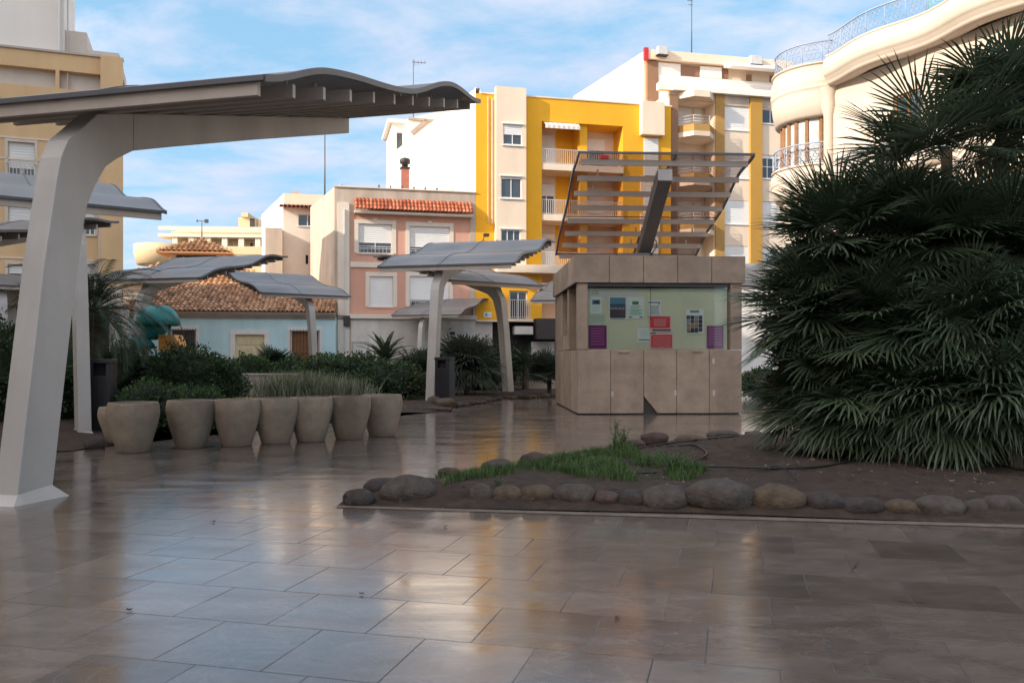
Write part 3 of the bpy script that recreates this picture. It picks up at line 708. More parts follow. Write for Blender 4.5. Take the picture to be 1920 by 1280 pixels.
fan_palm(P(1878,12.8),5.55,1.35,34,'tallest fan palm, dark crown standing clear against the cream corner house',G1,lo=-45,seed=3,L=.85,pet=.55,dry=4,droop=.16,**KW)
fan_palm(P(1775,12.5),4.5,1.35,26,'fan palm with a few long leaves reaching left just below the tallest crown',G1,lo=-12,hi=60,seed=4,L=1.0,pet=.85,droop=.1,**KW)
fan_palm(P(1575,12.3),3.3,1.3,60,'dense dark fan palm forming the left shoulder of the clump',G1,seed=5,lo=-60,L=.82,pet=.6,dry=3,**KW)
fan_palm(P(1700,12.2),3.35,1.3,60,'dense fan palm in the middle of the clump below the long leaved one',G1,seed=6,lo=-60,L=.85,pet=.6,dry=4,**KW)
fan_palm(P(1850,11.9),3.1,1.3,60,'dense fan palm at the right of the clump under the tallest one',G1,seed=7,lo=-60,L=.85,pet=.6,dry=4,**KW)
fan_palm(P(1525,12.3),2.25,1.15,58,'fan palm at half height on the left flank, leaf tips before the kiosk wall',G1,seed=8,lo=-60,L=.80,pet=.58,dry=3,**KW)
fan_palm(P(1650,11.8),2.0,1.2,56,'fan palm at half height in the middle with some dry hanging leaves',G1,seed=9,lo=-65,L=.8,pet=.55,dry=7,**KW)
fan_palm(P(1820,11.3),2.0,1.2,60,'fan palm at half height at the right of the clump, leaves hanging like a curtain',G1,seed=10,lo=-75,L=.85,pet=.5,dry=8,droop=.35,**KW)
fan_palm(P(1530,12.3),1.1,.95,60,'low fan palm at the left foot of the clump on bare soil',G1,seed=11,lo=-45,L=.72,pet=.45,dry=2,**KW)
fan_palm(P(1610,11.7),.95,.95,56,'low fan palm between the left and middle feet of the clump',G1,seed=15,lo=-45,L=.72,pet=.42,dry=3,droop=.25,w=.02,nseg=32)
fan_palm(P(1700,11.3),1.0,.95,56,'low fan palm at the middle foot of the clump beside the hose',G1,seed=12,lo=-45,L=.75,pet=.42,dry=3,droop=.3,w=.02,nseg=32)
fan_palm(P(1785,11.0),.95,.95,56,'low fan palm between the middle and right feet of the clump',G1,seed=16,lo=-45,L=.75,pet=.42,dry=6,droop=.35,w=.02,nseg=32)
fan_palm(P(1875,10.7),1.05,1.0,60,'low fan palm at the right foot of the clump touching the soil',G1,seed=13,lo=-45,L=.78,pet=.42,dry=6,droop=.35,w=.02,nseg=32)
fan_palm(P(1960,12.0),3.0,1.3,56,'fan palm of the clump cut by the right edge of the photo',G1,seed=14,lo=-60,L=.85,pet=.6,dry=4,**KW)
G2='fan palm bushes of the far bed'
fan_palm(P(875,31.5),1.15,1.6,170,'big round grey green fan palm bush right of the bin',G2,mat_='fan3',lo=-25,hi=88,L=.75,pet=.85,nseg=20,w=.028,seed=21,dry=6,droop=.4)
fan_palm(P(787,30.5),.9,1.1,80,'smaller fan palm bush left of the middle canopy post',G2,mat_='fan3',lo=-20,L=.6,pet=.6,nseg=18,w=.028,seed=22)
fan_palm(P(1030,32),.95,.9,60,'fan palm bush against the left wall of the kiosk',G2,mat_='fan3',lo=-20,L=.55,pet=.5,nseg=18,w=.028,seed=23)
fan_palm(P(512,33.0),1.2,1.0,34,'small fan palm in front of the cream door of the blue house',G2,mat_='fan1',lo=0,L=.62,pet=.5,nseg=18,w=.03,seed=24)

def frond(q, o, a, L, el, curv, nl=26, ll=.3, w=.018, rnd=random, vup=.25):
    pts=[]; p=Vector(o); e=el; h=Vector((math.cos(a),math.sin(a),0)); n_=12
    for i in range(n_+1):
        pts.append(p.copy()); d=h*math.cos(e)+Vector((0,0,math.sin(e))); p=p+d*L/n_; e-=curv/n_
    q.tube(pts,.014,4,False,.004)
    s=Vector((-math.sin(a),math.cos(a),0))
    for i in range(nl):
        t=.12+.88*(i+.5)/nl; k=t*n_; j=min(int(k),n_-1); f=k-j; c=pts[j].lerp(pts[j+1],f); d=(pts[j+1]-pts[j]).normalized(); up=s.cross(d)*-1
        l=ll*math.sin(math.pi*min(1,.15+t*.85))**.6*rnd.uniform(.85,1.1)
        for sg in (-1,1):
            dd=(s*sg*.8+d*.6+up*vup).normalized(); tip=c+dd*l+Vector((0,0,-.18*l)); m_=c+dd*l*.5; wd=d*w
            q.add([c,m_-wd,tip,m_+wd],[(0,1,2,3)])
def feather_palm(name,cat,base,cz,n,L,el0,el1,curv,label,ll=.3,w=.018,mat_='fan1',group=None,tr=.14,seed=1,nl=26):
    rnd=random.Random(seed); r=empty(name,(base.x,base.y,0)); tag(r,label,cat,group)
    q=MB(); q.tube([(0,0,cz*i/5) for i in range(6)],tr,10,r1=tr*.9); q.build('trunk',M['trunk'],r)
    q=MB()
    for i in range(n):
        a=i*2.39996; e=R(el0+(el1-el0)*((i+.5)/n)); frond(q,(0,0,cz),a,L*rnd.uniform(.85,1.1),e,curv*rnd.uniform(.8,1.2),nl,ll,w,rnd)
    q.build('crown',M[mat_],r); return r
feather_palm('feather_palm','palm',P(176,20.5),2.55,54,2.25,-25,85,1.8,'feather palm with arching fronds behind the second canopy post',ll=.42,w=.016,nl=34,seed=31,tr=.16)
feather_palm('cycad','cycad',P(722,31.5),1.25,34,1.35,15,88,1.0,'dark cycad with stiff arching fronds in front of the pink house',ll=.16,w=.03,seed=32,tr=.15,nl=30,group='cycads of the far bed')
feather_palm('cycad','cycad',P(985,36),1.0,26,1.2,15,88,1.0,'cycad between the leaning canopy post and the kiosk',ll=.16,w=.03,seed=33,tr=.15,nl=24,group='cycads of the far bed')

def shrub(px, top, Y, wpx, label, m_='leaf1', n=3200, ls=.055, depth=None, seed=0, name='shrub', group='shrubs of the far bed', zb=0.0):
    rnd=random.Random(seed); b=P(px,Y); h=EYE+(HY-top)/F_PX*Y-zb; w=wpx/F_PX*Y/2; d=(depth or w*.8)
    r=empty(name,(b.x,b.y,zb)); tag(r,label,'shrub',group); off=Vector((seed*3.1,seed*1.7,0))
    import bmesh
    bm=bmesh.new(); bmesh.ops.create_icosphere(bm,subdivisions=4,radius=1)
    def surf(v):
        k=1+.34*noise.noise(v*1.8+off)+.16*noise.noise(v*4.5+off)
        return k
    for v in bm.verts:
        k=surf(v.co.normalized())*.80; v.co=Vector((v.co.x*w*k,v.co.y*d*k,h*.48+v.co.z*h*.5*k))
    me=bpy.data.meshes.new('filler_core'); bm.to_mesh(me); bm.free(); me.materials.append(M['filler_dark']); o=bpy.data.objects.new('filler_core',me); COL.objects.link(o); o.parent=r  # dark filler core added inside the leaves to block see-through
    q=MB()
    for i in range(n):
        v=Vector((rnd.gauss(0,1),rnd.gauss(0,1),rnd.gauss(0,1))).normalized()
        if v.z<-.75: continue
        k=surf(v)*rnd.uniform(.76,1.03)*(1.0+ (.10 if rnd.random()<.06 else 0)); p=Vector((v.x*w*k,v.y*d*k,h*.48+v.z*h*.5*k))
        dd=(v+Vector((rnd.uniform(-1,1),rnd.uniform(-1,1),rnd.uniform(-.4,1)))*.9).normalized(); s=dd.orthogonal().normalized(); s=(s*math.cos(i)+dd.cross(s)*math.sin(i))
        L_=ls*rnd.uniform(.8,1.9); q.add([p,p+dd*L_*.5+s*L_*.26,p+dd*L_,p+dd*L_*.5-s*L_*.26],[(0,1,2,3)])
    q.build('crown',M[m_],r); return r
M['filler_dark']=mat('dark_filler',(.010,.018,.008),.9,.3,8)
SH=[(18,598,18.5,190,'dark tall shrub at the left edge of the photo behind the nearest post','leaf1',5200,.07),
 (-110,610,19,170,'dark tall shrub left of the one at the photo edge','leaf1',2500,.07),
 (205,640,22.5,150,'dark shrub below the feather palm behind the left bin','leaf1',4200,.06),
 (275,652,22,150,'dark shrub below the turquoise play roof','leaf1',4200,.06),
 (345,646,21,150,'tall dark shrub right of the orange slide, bulging above the second pot','leaf1',5000,.06),
 (408,664,21.5,100,'dark shrub with a rounded right end above the third pot','leaf1',3600,.06),
 (285,712,17.0,150,'low brighter green shrub just behind the gap between the first two pots','leaf2',3600,.045),
 (372,722,17.0,110,'low brighter green shrub behind the second and third pots','leaf2',2600,.045),
 (150,690,19.5,120,'dark shrub between the first two canopy posts','leaf1',2600,.06),
 (470,663,30,90,'green shrub left of the small fan palm by the cream door','leaf2',3000,.08),
 (548,670,31,100,'green shrub below the barred window of the blue house','leaf1',3000,.08),
 (612,662,30,110,'green shrub beside the far leaning canopy post','leaf2',3000,.08),
 (672,660,28.5,130,'broad dark shrub at the corner of the pink house','leaf1',3800,.07),
 (733,676,28,140,'broad dark shrub below the cycad','leaf1',3800,.07),
 (640,700,26,120,'low dark shrub behind the grassy tuft','leaf1',2600,.06),
 (770,690,31,70,'dark shrub between the cycad and the middle canopy post','leaf1',2200,.07),
 (1000,668,40,100,'dark shrub behind the leaning canopy post left of the kiosk','leaf1',2600,.09),
 (455,745,20,60,'little leafy plant beside the orange toy behind the pots','leaf2',700,.05),
 (905,640,36,160,'dark shrub behind the round fan palm bush','leaf1',2600,.09),
 (1440,690,30,110,'shrub at the right of the kiosk behind the big palm','leaf1',2600,.08)]
for i,(x,t,Y,w,lab,m_,n,ls) in enumerate(SH): shrub(x,t,Y,w,lab,m_,n,ls,seed=i+1)

def tuft(name, pos, w, h, n, label, cat, m_, seed=1, bl=.012, group=None, d=None):
    rnd=random.Random(seed); r=MB(); d=d or w
    for i in range(n):
        x,y=rnd.gauss(0,w*.3),rnd.gauss(0,d*.3); a=rnd.uniform(0,6.28); ln=rnd.uniform(.1,.6)*h*.8; hh=h*rnd.uniform(.5,1.05)
        p0=Vector((x,y,0)); dd=Vector((math.cos(a),math.sin(a),0)); s=Vector((-dd.y,dd.x,0))*bl
        p1=p0+dd*ln*.3+Vector((0,0,hh*.6)); p2=p0+dd*ln+Vector((0,0,hh))
        r.add([p0-s,p0+s,p1+s*.7,p1-s*.7,p2],[(0,1,2,3),(3,2,4)])
    o=r.build(name,M[m_]); o.location=pos; return tag(o,label,cat,group)
tuft('grass_tuft',P(560,24),1.6,1.12,2600,'greyish green grassy tuft behind the third to fifth pots','grass','leaf3',1,.016,'grassy tufts behind the pots')
tuft('grass_tuft',P(640,24.2),1.2,.92,1500,'greyish green grassy tuft behind the fifth to seventh pots','grass','leaf3',2,.016,'grassy tufts behind the pots')

# grass patch of the near bed
def inpoly(x,y,poly):
    c=False; j=len(poly)-1
    for i in range(len(poly)):
        xi,yi=poly[i]; xj,yj=poly[j]
        if (yi>y)!=(yj>y) and x<(xj-xi)*(y-yi)/(yj-yi)+xi: c=not c
        j=i
    return c
gp=[tuple(gnd(*p).xy) for p in ((815,915),(850,900),(930,886),(1010,870),(1120,856),(1180,852),(1200,872),(1290,892),(1330,905),(1290,925),(1190,926),(1110,924),(1040,908),(950,916),(880,922),(830,938))]
q=MB(); rnd=random.Random(5); xs=[p[0] for p in gp]; ys=[p[1] for p in gp]; cnt=0
while cnt<13000:
    x,y=rnd.uniform(min(xs),max(xs)),rnd.uniform(min(ys),max(ys))
    if not inpoly(x,y,gp): continue
    dn=noise.noise(Vector((x*2.2,y*2.2,7)))
    if dn<-.08 and rnd.random()<.85: cnt+=.2; continue
    cnt+=1; z=hz1(x,y)-.01; a=rnd.uniform(0,6.28); h=rnd.uniform(.03,.09)*(1.25+dn); 
    if rnd.random()<.012: h*=2
    dd=Vector((math.cos(a),math.sin(a),0)); s=Vector((-dd.y,dd.x,0))*.0035; p0=Vector((x,y,z)); p1=p0+dd*h*.2+Vector((0,0,h*.6)); p2=p0+dd*h*.6+Vector((0,0,h))
    q.add([p0-s,p0+s,p1+s*.7,p1-s*.7,p2],[(0,1,2,3),(3,2,4)])
tag(q.build('grass',M['grass']),'short bright green grass growing on the near bed behind the front stones','grass',kind='stuff')
# sprouting weed
def weed(px,py,h,label,seed,n=9,spread=.12,lf=.035,m_='leaf2'):
    p=gnd(px,py); p.z=hz1(p.x,p.y)-.01; rnd=random.Random(seed); r=empty('weed',p); tag(r,label,'weed','weeds of the near bed')
    st=MB(); lv=MB()
    for i in range(n):
        a=rnd.uniform(0,6.28); l=h*rnd.uniform(.4,1); e=Vector((math.cos(a)*spread*rnd.uniform(.2,1),math.sin(a)*spread*rnd.uniform(.2,1),l))
        pts=[Vector((0,0,0)),e*.5+Vector((e.x*-.15,e.y*-.15,l*.05)),e]; st.tube(pts,.0035,4,True,.002)
        for k_ in range(7):
            t=rnd.uniform(.2,1); c=e*t; b=rnd.uniform(0,6.28); dd=Vector((math.cos(b),math.sin(b),rnd.uniform(-.2,.8))).normalized(); s=dd.orthogonal().normalized(); L_=lf*rnd.uniform(.6,1.2)
            lv.add([c,c+dd*L_*.5+s*L_*.3,c+dd*L_,c+dd*L_*.5-s*L_*.3],[(0,1,2,3)])
    st.build('stems',M['stem'],r); lv.build('leaves',M[m_],r)
weed(1152,866,.55,'tall thin yellow green weed with bare seed heads at the back of the grass',1,9,.14,.04,'grass')
weed(1200,850,.18,'tiny weed beside the domed reddish stone at the back',2,4,.05,.025)
weed(1262,905,.30,'leafy weed inside the coil of black hose',3,40,.28,.035)
weed(1165,862,.40,'yellow green leafy weed standing right beside the tall thin one',6,22,.20,.045,'grass')
weed(1240,880,.22,'smaller leafy weed behind the hose coil',4,16,.18,.03)
weed(935,935,.10,'small dark weed between the stones at the front row',5,12,.10,.02)
# hoses
def hose(pts,label,r=.013,lift=.02):
    P3=[]
    for (x,y) in pts:
        p=gnd(x,y+3); p.z=hz1(p.x,p.y)+lift; P3.append(p)
    out=[]
    for i in range(len(P3)-1):
        p0=P3[max(i-1,0)];p1=P3[i];p2=P3[i+1];p3=P3[min(i+2,len(P3)-1)]
        for k_ in range(8):
            t=k_/8; c=.5*((2*p1)+(p2-p0)*t+(2*p0-5*p1+4*p2-p3)*t*t+(3*p1-p0-3*p2+p3)*t**3); c.z=max(c.z,hz1(c.x,c.y)+r*.6); out.append(c)
    out.append(P3[-1])
    q=MB(); q.tube(out,r,8); tag(q.build('irrigation_hose',M['hose']),label,'hose','black irrigation hoses of the near bed')
hose([(1445,818),(1400,826),(1330,837),(1270,845),(1200,853),(1120,868),(1060,880),(1036,888),(1042,898),(1100,903),(1160,906),(1230,905)],'long black hose from the palm foot to the grass, looping back at its left end')
hose([(1250,852),(1300,853),(1322,862),(1322,875),(1300,886),(1282,898),(1280,910)],'black hose bent in a round loop above the leafy weed')
hose([(1050,884),(1100,882),(1150,887),(1200,890),(1250,893)],'thin black hose half buried in the grass',.006)
hose([(1290,898),(1380,900),(1450,902),(1520,896),(1590,885),(1640,868),(1650,860),(1720,864),(1790,872),(1850,892),(1925,905)],'black hose lying across the bare soil below the palm to the right edge')
hose([(1440,905),(1450,900),(1470,901),(1480,910),(1482,916)],'short curled end of hose behind the warm ochre boulder',.006)
# fallen bits on the soil and paving
q=MB(); rnd=random.Random(9)
for i in range(260):
    x,y=rnd.uniform(1.4,7.5),rnd.uniform(8.3,13)
    if not inpoly(x,y,[(p.x,p.y) for p in bed1_pts]): continue
    z=hz1(x,y)+.004; a=rnd.uniform(0,6.28); l=rnd.uniform(.012,.05); d=Vector((math.cos(a),math.sin(a),rnd.uniform(-.1,.3)))*l; s=Vector((-math.sin(a),math.cos(a),.2))*l*.35
    c=Vector((x,y,z)); q.add([c-d,c-s,c+d,c+s],[(0,1,2,3)])
tag(q.build('leaf_litter',M['fan2']),'dry fallen leaf scraps scattered on the bare soil below the palm','leaf litter',kind='stuff')
q=MB(); rnd=random.Random(19)
for i in range(900):
    x,y=rnd.uniform(-2.2,8.5),rnd.uniform(7.6,14)
    if not inpoly(x,y,[(p.x,p.y) for p in bed1_pts]): continue
    l=rnd.uniform(.006,.026)*(1 if rnd.random()<.93 else 1.7); z=hz1(x,y)
    pts=[Vector((x+rnd.uniform(-1,1)*l*.3+math.cos(a)*l,y+math.sin(a)*l,z+rnd.uniform(-.3,.2)*l)) for a in (0,1.25,2.5,3.8,5.0)]+[Vector((x,y,z+l*rnd.uniform(.6,1.1)))]
    q.add(pts,[(k_,(k_+1)%5,5) for k_ in range(5)])
tag(q.build('soil_clods',M['soil_light']),'small clods and grit lying on the bare soil of the near bed','soil clods',kind='stuff')
def fallen(px,py,l,lab):
    p=gnd(px,py); q=MB(); 
    n_=9; vs=[(math.cos(6.283*i/n_)*l*(1+.2*(i%2)),math.sin(6.283*i/n_)*l*.55,.006+.006*(i%3)) for i in range(n_)]
    q.add(vs,[tuple(range(n_))]); o=q.build('fallen_leaf',M['trunk']); o.location=p; o.rotation_euler=(0,0,px); tag(o,lab,'leaf','fallen leaves on the paving')
fallen(1157,1160,.022,'dark fallen leaf on the near paving, largest one, below the middle')
fallen(400,979,.02,'dark speck of leaf on the paving right of the nearest post')
fallen(678,1115,.016,'small dark leaf on a pale blue slab left of the middle')
fallen(242,1145,.018,'small dark leaf on the paving at lower left')
fallen(836,988,.02,'small dark leaf just in front of the bed kerb')

# low planter walls, play structure
def place_box(name,lab,cat,px0,px1,top,Y,th,m_,rz=0):
    p=P((px0+px1)/2,Y); w=(px1-px0)/F_PX*Y; h=EYE+(HY-top)/F_PX*Y
    q=MB(); q.box(-w/2,w/2,-th/2,th/2,0,h-.061); o=q.build('wall_body',M[m_],None,bevel=.01)
    r=empty(name,p,rz); o.parent=r; q=MB(); q.box(-w/2-.02,w/2+.02,-th/2-.02,th/2+.02,h-.06,h); q.build('coping',M[m_],r,bevel=.01)
    return tag(r,lab,cat,'low planter walls')
place_box('planter_wall','pale low planter wall behind the left pots and grassy tuft','wall',440,560,700,27.5,.4,'planter')
place_box('planter_wall','pale low planter wall between the leaning canopy post and the kiosk','wall',940,1062,700,37,.5,'planter')
r=empty('playhouse',P(290,24.0)); tag(r,'turquoise plastic play structure with a round roof and an orange slide','playground')
def L_(px,py,Y=24.0,dy=0): 
    v=at(px,py,Y)-P(290,24.0); v.y+=dy; return v
q=MB(); c=L_(296,600); q.lathe([(0,.42),(.25,.40),(.45,.28),(.57,.06),(.60,-.12),(.54,-.16),(0,-.16)],28,Matrix.Translation(c)@Matrix.Scale(1,4)); q.build('play_roof',M['teal'],r)
q=MB(); q.tube([L_(268,655),L_(266,640),L_(276,622),L_(292,612),L_(300,600)],.34,18); q.build('tube_slide',M['teal'],r)
q=MB()
for x in (270,318): q.tube([L_(x,700),L_(x,600)],.045,8)
q.build('play_post',M['teal'],r)
q=MB(); a_,b_2=L_(304,628),L_(348,652); q.extr([(-.25,a_.z-.45),(.25,a_.z-.45),(.25,a_.z),(-.25,a_.z)],a_.x,a_.x+.45); q.add([(a_.x+.45,-.3,a_.z),(a_.x+.45,.3,a_.z),(b_2.x+.25,.3,b_2.z-.5),(b_2.x+.25,-.3,b_2.z-.5),(a_.x+.45,-.3,a_.z-.25),(a_.x+.45,.3,a_.z-.25),(b_2.x+.25,.3,b_2.z-.75),(b_2.x+.25,-.3,b_2.z-.75)],[(0,1,2,3),(4,7,6,5),(0,3,7,4),(1,5,6,2)]); q.build('slide',M['orange'],r)
q=MB(); q.tube([L_(232,660,24,.5),L_(236,625,24,.5),L_(252,640,24,.5),L_(262,665,24,.5)],.05,8); q.build('play_handrail',mat('violet_tube',(.12,.04,.12),.5),r)
q=MB(); q.box(-.35,.35,-.2,.2,.28,.42); q.box(-.35,-.28,-.2,.2,0,.28); q.box(.28,.35,-.2,.2,0,.28); q.box(-.3,.1,-.15,.15,.42,.5)
o=q.build('toy_bench',M['flowery'],None,bevel=.02); o.location=P(466,20.5); tag(o,'small yellow orange play bench behind the third pot','play bench')
OCC_H=26.0; SUN_E=3.0; CLOUD_FILL=(5.4,4.3,3.3); VEIL=(1.8,3.7,5.3); SKY_S=.10; EXPO=1.0
CLOUD_A=(3.2,3.7,4.9); CLOUD_B=(4.6,4.75,5.2)
M['green_rail']=mat('green_iron',(.20,.42,.34),.5)
M['clear_white']=mat('curtained_glass',(.50,.52,.50),.25,.3,1.5)
# ------------------------------------------------------------------ buildings
class Fac:
    """a vertical facade plane through pixel column px0 at depth Y0, turned by ang degrees"""
    def __init__(s,px0,Y0,ang):
        s.o=Vector(((px0-CX)/F_PX*Y0,Y0,0)); s.a=ang; s.d=Vector((math.cos(R(ang)),math.sin(R(ang)),0)); s.n=Vector((math.sin(R(ang)),-math.cos(R(ang)),0))
        s.M=Matrix.Translation(s.o)@Matrix.Rotation(R(ang),4,'Z')      # local x = along, y = inward, z = up
    def s(s,px):
        k=(px-CX)/F_PX; return (k*s.o.y-s.o.x)/(s.d.x-k*s.d.y)
    def z(s,px,py):
        t=s.s(px); return EYE+(HY-py)/F_PX*(s.o.y+s.d.y*t)
    def rect(f,x0,y0,x1,y1):
        xm=(x0+x1)/2; return f.s(x0),f.s(x1),f.z(xm,y1),f.z(xm,y0)
def grid_wall(q, s0,s1,z0,z1, holes, depth=.18, y=0.0, back=False):
    """front sheet in the x-z plane at y with rectangular openings and their reveals"""
    xs=sorted({s0,s1,*[min(max(h[0],s0),s1) for h in holes],*[min(max(h[1],s0),s1) for h in holes]})
    zs=sorted({z0,z1,*[min(max(h[2],z0),z1) for h in holes],*[min(max(h[3],z0),z1) for h in holes]})
    for i in range(len(xs)-1):
        for j in range(len(zs)-1):
            cx,cz=(xs[i]+xs[i+1])/2,(zs[j]+zs[j+1])/2
            if xs[i+1]-xs[i]<1e-5 or zs[j+1]-zs[j]<1e-5: continue
            if any(h[0]<cx<h[1] and h[2]<cz<h[3] for h in holes): continue
            q.quad((xs[i],y,zs[j]),(xs[i+1],y,zs[j]),(xs[i+1],y,zs[j+1]),(xs[i],y,zs[j+1]))
    for h in holes:
        a,b,c,d=max(h[0],s0),min(h[1],s1),max(h[2],z0),min(h[3],z1); e=y+(h[4] if len(h)>4 else depth)
        q.quad((a,y,c),(a,y,d),(a,e,d),(a,e,c)); q.quad((b,y,c),(b,e,c),(b,e,d),(b,y,d))
        q.quad((a,y,d),(b,y,d),(b,e,d),(a,e,d)); q.quad((a,y,c),(a,e,c),(b,e,c),(b,y,c))
        if len(h)>5 and h[5]: q.quad((a,e,c),(b,e,c),(b,e,d),(a,e,d))
class Bld:
    def __init__(s,name,label,fac,cat='building',group=None):
        s.f=fac; s.r=empty(name); s.r.matrix_world=fac.M; s.r.location=fac.o; s.r.rotation_euler=(0,0,R(fac.a)); tag(s.r,label,cat,group); s.holes=[]
    def part(s,name,m_,boxes=(),bevel=0,parent=None):
        for b in boxes:
            q=MB(); q.box(*b); o=q.build(name,M[m_],parent or s.r,bevel=bevel)
        return o
    def window(s, r, shut=.6, mull=1, frame='frame_w', pane='glass', rec=.15, surround=None, sw=.12, trans=0, sill=True, slot=True, pw=.05, pm='shutter'):
        """recessed window: frame (part) > shutter, pane (sub-parts)"""
        a,b,c,d=r; y=rec
        q=MB(); t=pw
        q.box(a,b,y-.03,y+.03,d-t,d); q.box(a,b,y-.03,y+.03,c,c+t); q.box(a,a+t,y-.03,y+.03,c+t,d-t); q.box(b-t,b,y-.03,y+.03,c+t,d-t)
        for i in range(mull):
            x=a+(b-a)*(i+1)/(mull+1); q.box(x-t/2,x+t/2,y-.028,y+.028,c+t,d-t)
        if trans: q.box(a+t,b-t,y-.027,y+.027,c+(d-c)*trans-t/2,c+(d-c)*trans+t/2)
        w=q.build('window',M[frame],s.r)
        q=MB(); q.quad((a,y+.01,c),(b,y+.01,c),(b,y+.01,d),(a,y+.01,d)); q.build('pane',M[pane],w)
        if shut>0:
            q=MB(); zt=d-t*.5; zb=d-(d-c)*shut; n_=max(3,int((zt-zb)/.12))
            vs=[]; fs=[]
            for i in range(n_+1):
                z=zt+(zb-zt)*i/n_; vs+=[(a+t*.6,y-.05,z),(b-t*.6,y-.05,z),(a+t*.6,y-.038,z-.012),(b-t*.6,y-.038,z-.012)]
            for i in range(n_): k_=4*i; fs+=[(k_,k_+2,k_+3,k_+1),(k_+2,k_+4,k_+5,k_+3)]
            q.add(vs,fs); q.build('shutter',M[pm],w)
        if surround:
            q=MB(); q.box(a-sw,a-.001,-.04,.0,c-.001,d); q.box(b+.001,b+sw,-.04,0,c-.001,d); q.box(a-sw,b+sw,-.045,0,d+.001,d+sw); 
            q.build('surround',M[surround],w)
        if sill:
            q=MB(); q.box(a-.08,b+.08,-.07,y,c-.07,c-.002); q.build('sill',M[surround or 'frame_w'],w)
        return w
    def rail(s,x0,x1,z0,z1,y=-.02,m_='rail_w',sp=.13,r=.013,ends=0):
        q=MB(); q.box(x0,x1,y-.02,y+.02,z1-.04,z1); q.box(x0,x1,y-.015,y+.015,z0+.05,z0+.08); n_=int((x1-x0)/sp)
        for i in range(n_+1):
            x=x0+r+(x1-x0-2*r)*i/max(1,n_); q.box(x-r,x+r,y-r,y+r,z0,z1-.04)
        for e in ((x0,),(x1,)):
            if ends: 
                q.box(e[0]-.015,e[0]+.015,y,y+ends,z1-.04,z1-.001)
        return q.build('railing',M[m_],s.r)
def body(b, w, z, poly_back, m_, holes=(), y0=0, z0=0, extra_front=None):
    """front sheet with holes plus sides, back and roof of a footprint given as local points behind the front"""
    q=MB(); grid_wall(q,0,w,z0,z,list(holes),y=y0)
    pts=[(w,y0)]+list(poly_back)+[(0,y0)]
    for i in range(len(pts)-1):
        (ax,ay),(bx,by)=pts[i],pts[i+1]; q.quad((ax,ay,z0),(bx,by,z0),(bx,by,z),(ax,ay,z))
    vs=[(x,y,z) for x,y in pts]; q.add(vs,[tuple(range(len(vs)))])
    return q.build('wall',M[m_],b.r)
def side_pt(f,px0,px1,heading,w0=0):
    """local x,y of a point seen at px1 going back from the front corner (local x=w0) in the given heading"""
    c=f.M@Vector((w0,0,0)); hx,hy=math.sin(R(heading)),math.cos(R(heading)); k=(px1-CX)/F_PX
    t=(k*c.y-c.x)/(hx-k*hy); p=c+Vector((hx,hy,0))*t; return f.M.inverted()@p

# ---- YELLOW BLOCK
fy=Fac(892,56,13); BY=Bld('apartment_block','yellow apartment block with cream bays and balconies in a tall recess',fy)
W=fy.s(1258); ztop=18.75; bk=side_pt(fy,892,735,-24)
s=fy.s; Z=fy.z
rec=(s(1016),s(1168),4.0,Z(1090,232),1.9,False)
hs=[rec]
# bottom floor openings
hs+=[(s(955),s(990),Z(970,600),Z(970,545),.25,True),(s(1010),s(1030),Z(1020,560),Z(1020,533),.25,True)]
q=MB(); grid_wall(q,0,W,3.9,ztop,hs)
q.quad((W,0,3.9),(W,14,3.9),(W,14,ztop),(W,0,ztop)); q.add([(0,0,ztop),(W,0,ztop),(W,14,ztop),(bk.x,bk.y,ztop)],[(0,1,2,3)])
q.build('wall',M['yellow'],BY.r)
q=MB(); q.quad((0,0.01,0),(bk.x,bk.y,0),(bk.x,bk.y,ztop+.35),(0,.01,ztop+.35)); q.quad((bk.x,bk.y,0),(W,14,0),(W,14,ztop),(bk.x,bk.y,ztop+.35)); q.quad((0,.01,ztop+.35),(bk.x,bk.y,ztop+.35),(bk.x+.3,bk.y,ztop+.35),(.3,.01,ztop+.35)); q.quad((.3,.01,ztop),(bk.x+.3,bk.y,ztop),(bk.x+.3,bk.y,ztop+.35),(.3,.01,ztop+.35))
q.build('party_wall',M['white_w'],BY.r)
BY.part('coping','creamY',[(.31,W+.05,-.06,.12,ztop+.001,ztop+.10)])
# ground floor shopfront, set back and dark
BY.part('shopfront','stucco',[(0,s(925),.3,.5,0,3.9),(s(1045),W,.3,.5,0,3.9)]); BY.part('shop_interior','dark',[(s(925)+.01,s(1045)-.01,.8,.9,0,3.9)])
BY.part('fascia_board','creamY',[(0,s(1200),-.03,.02,3.78,3.899)])
BY.part('awning','grille',[(s(1000),s(1045),-.9,-.05,Z(1020,636),Z(1020,598))]); 
BY.part('roller_shutter','stucco',[(s(998),s(1042),.29,.35,0,Z(1020,640))])
BY.part('counter_awning','ac',[(s(962),s(996),-.5,.1,Z(980,627),Z(980,612))])
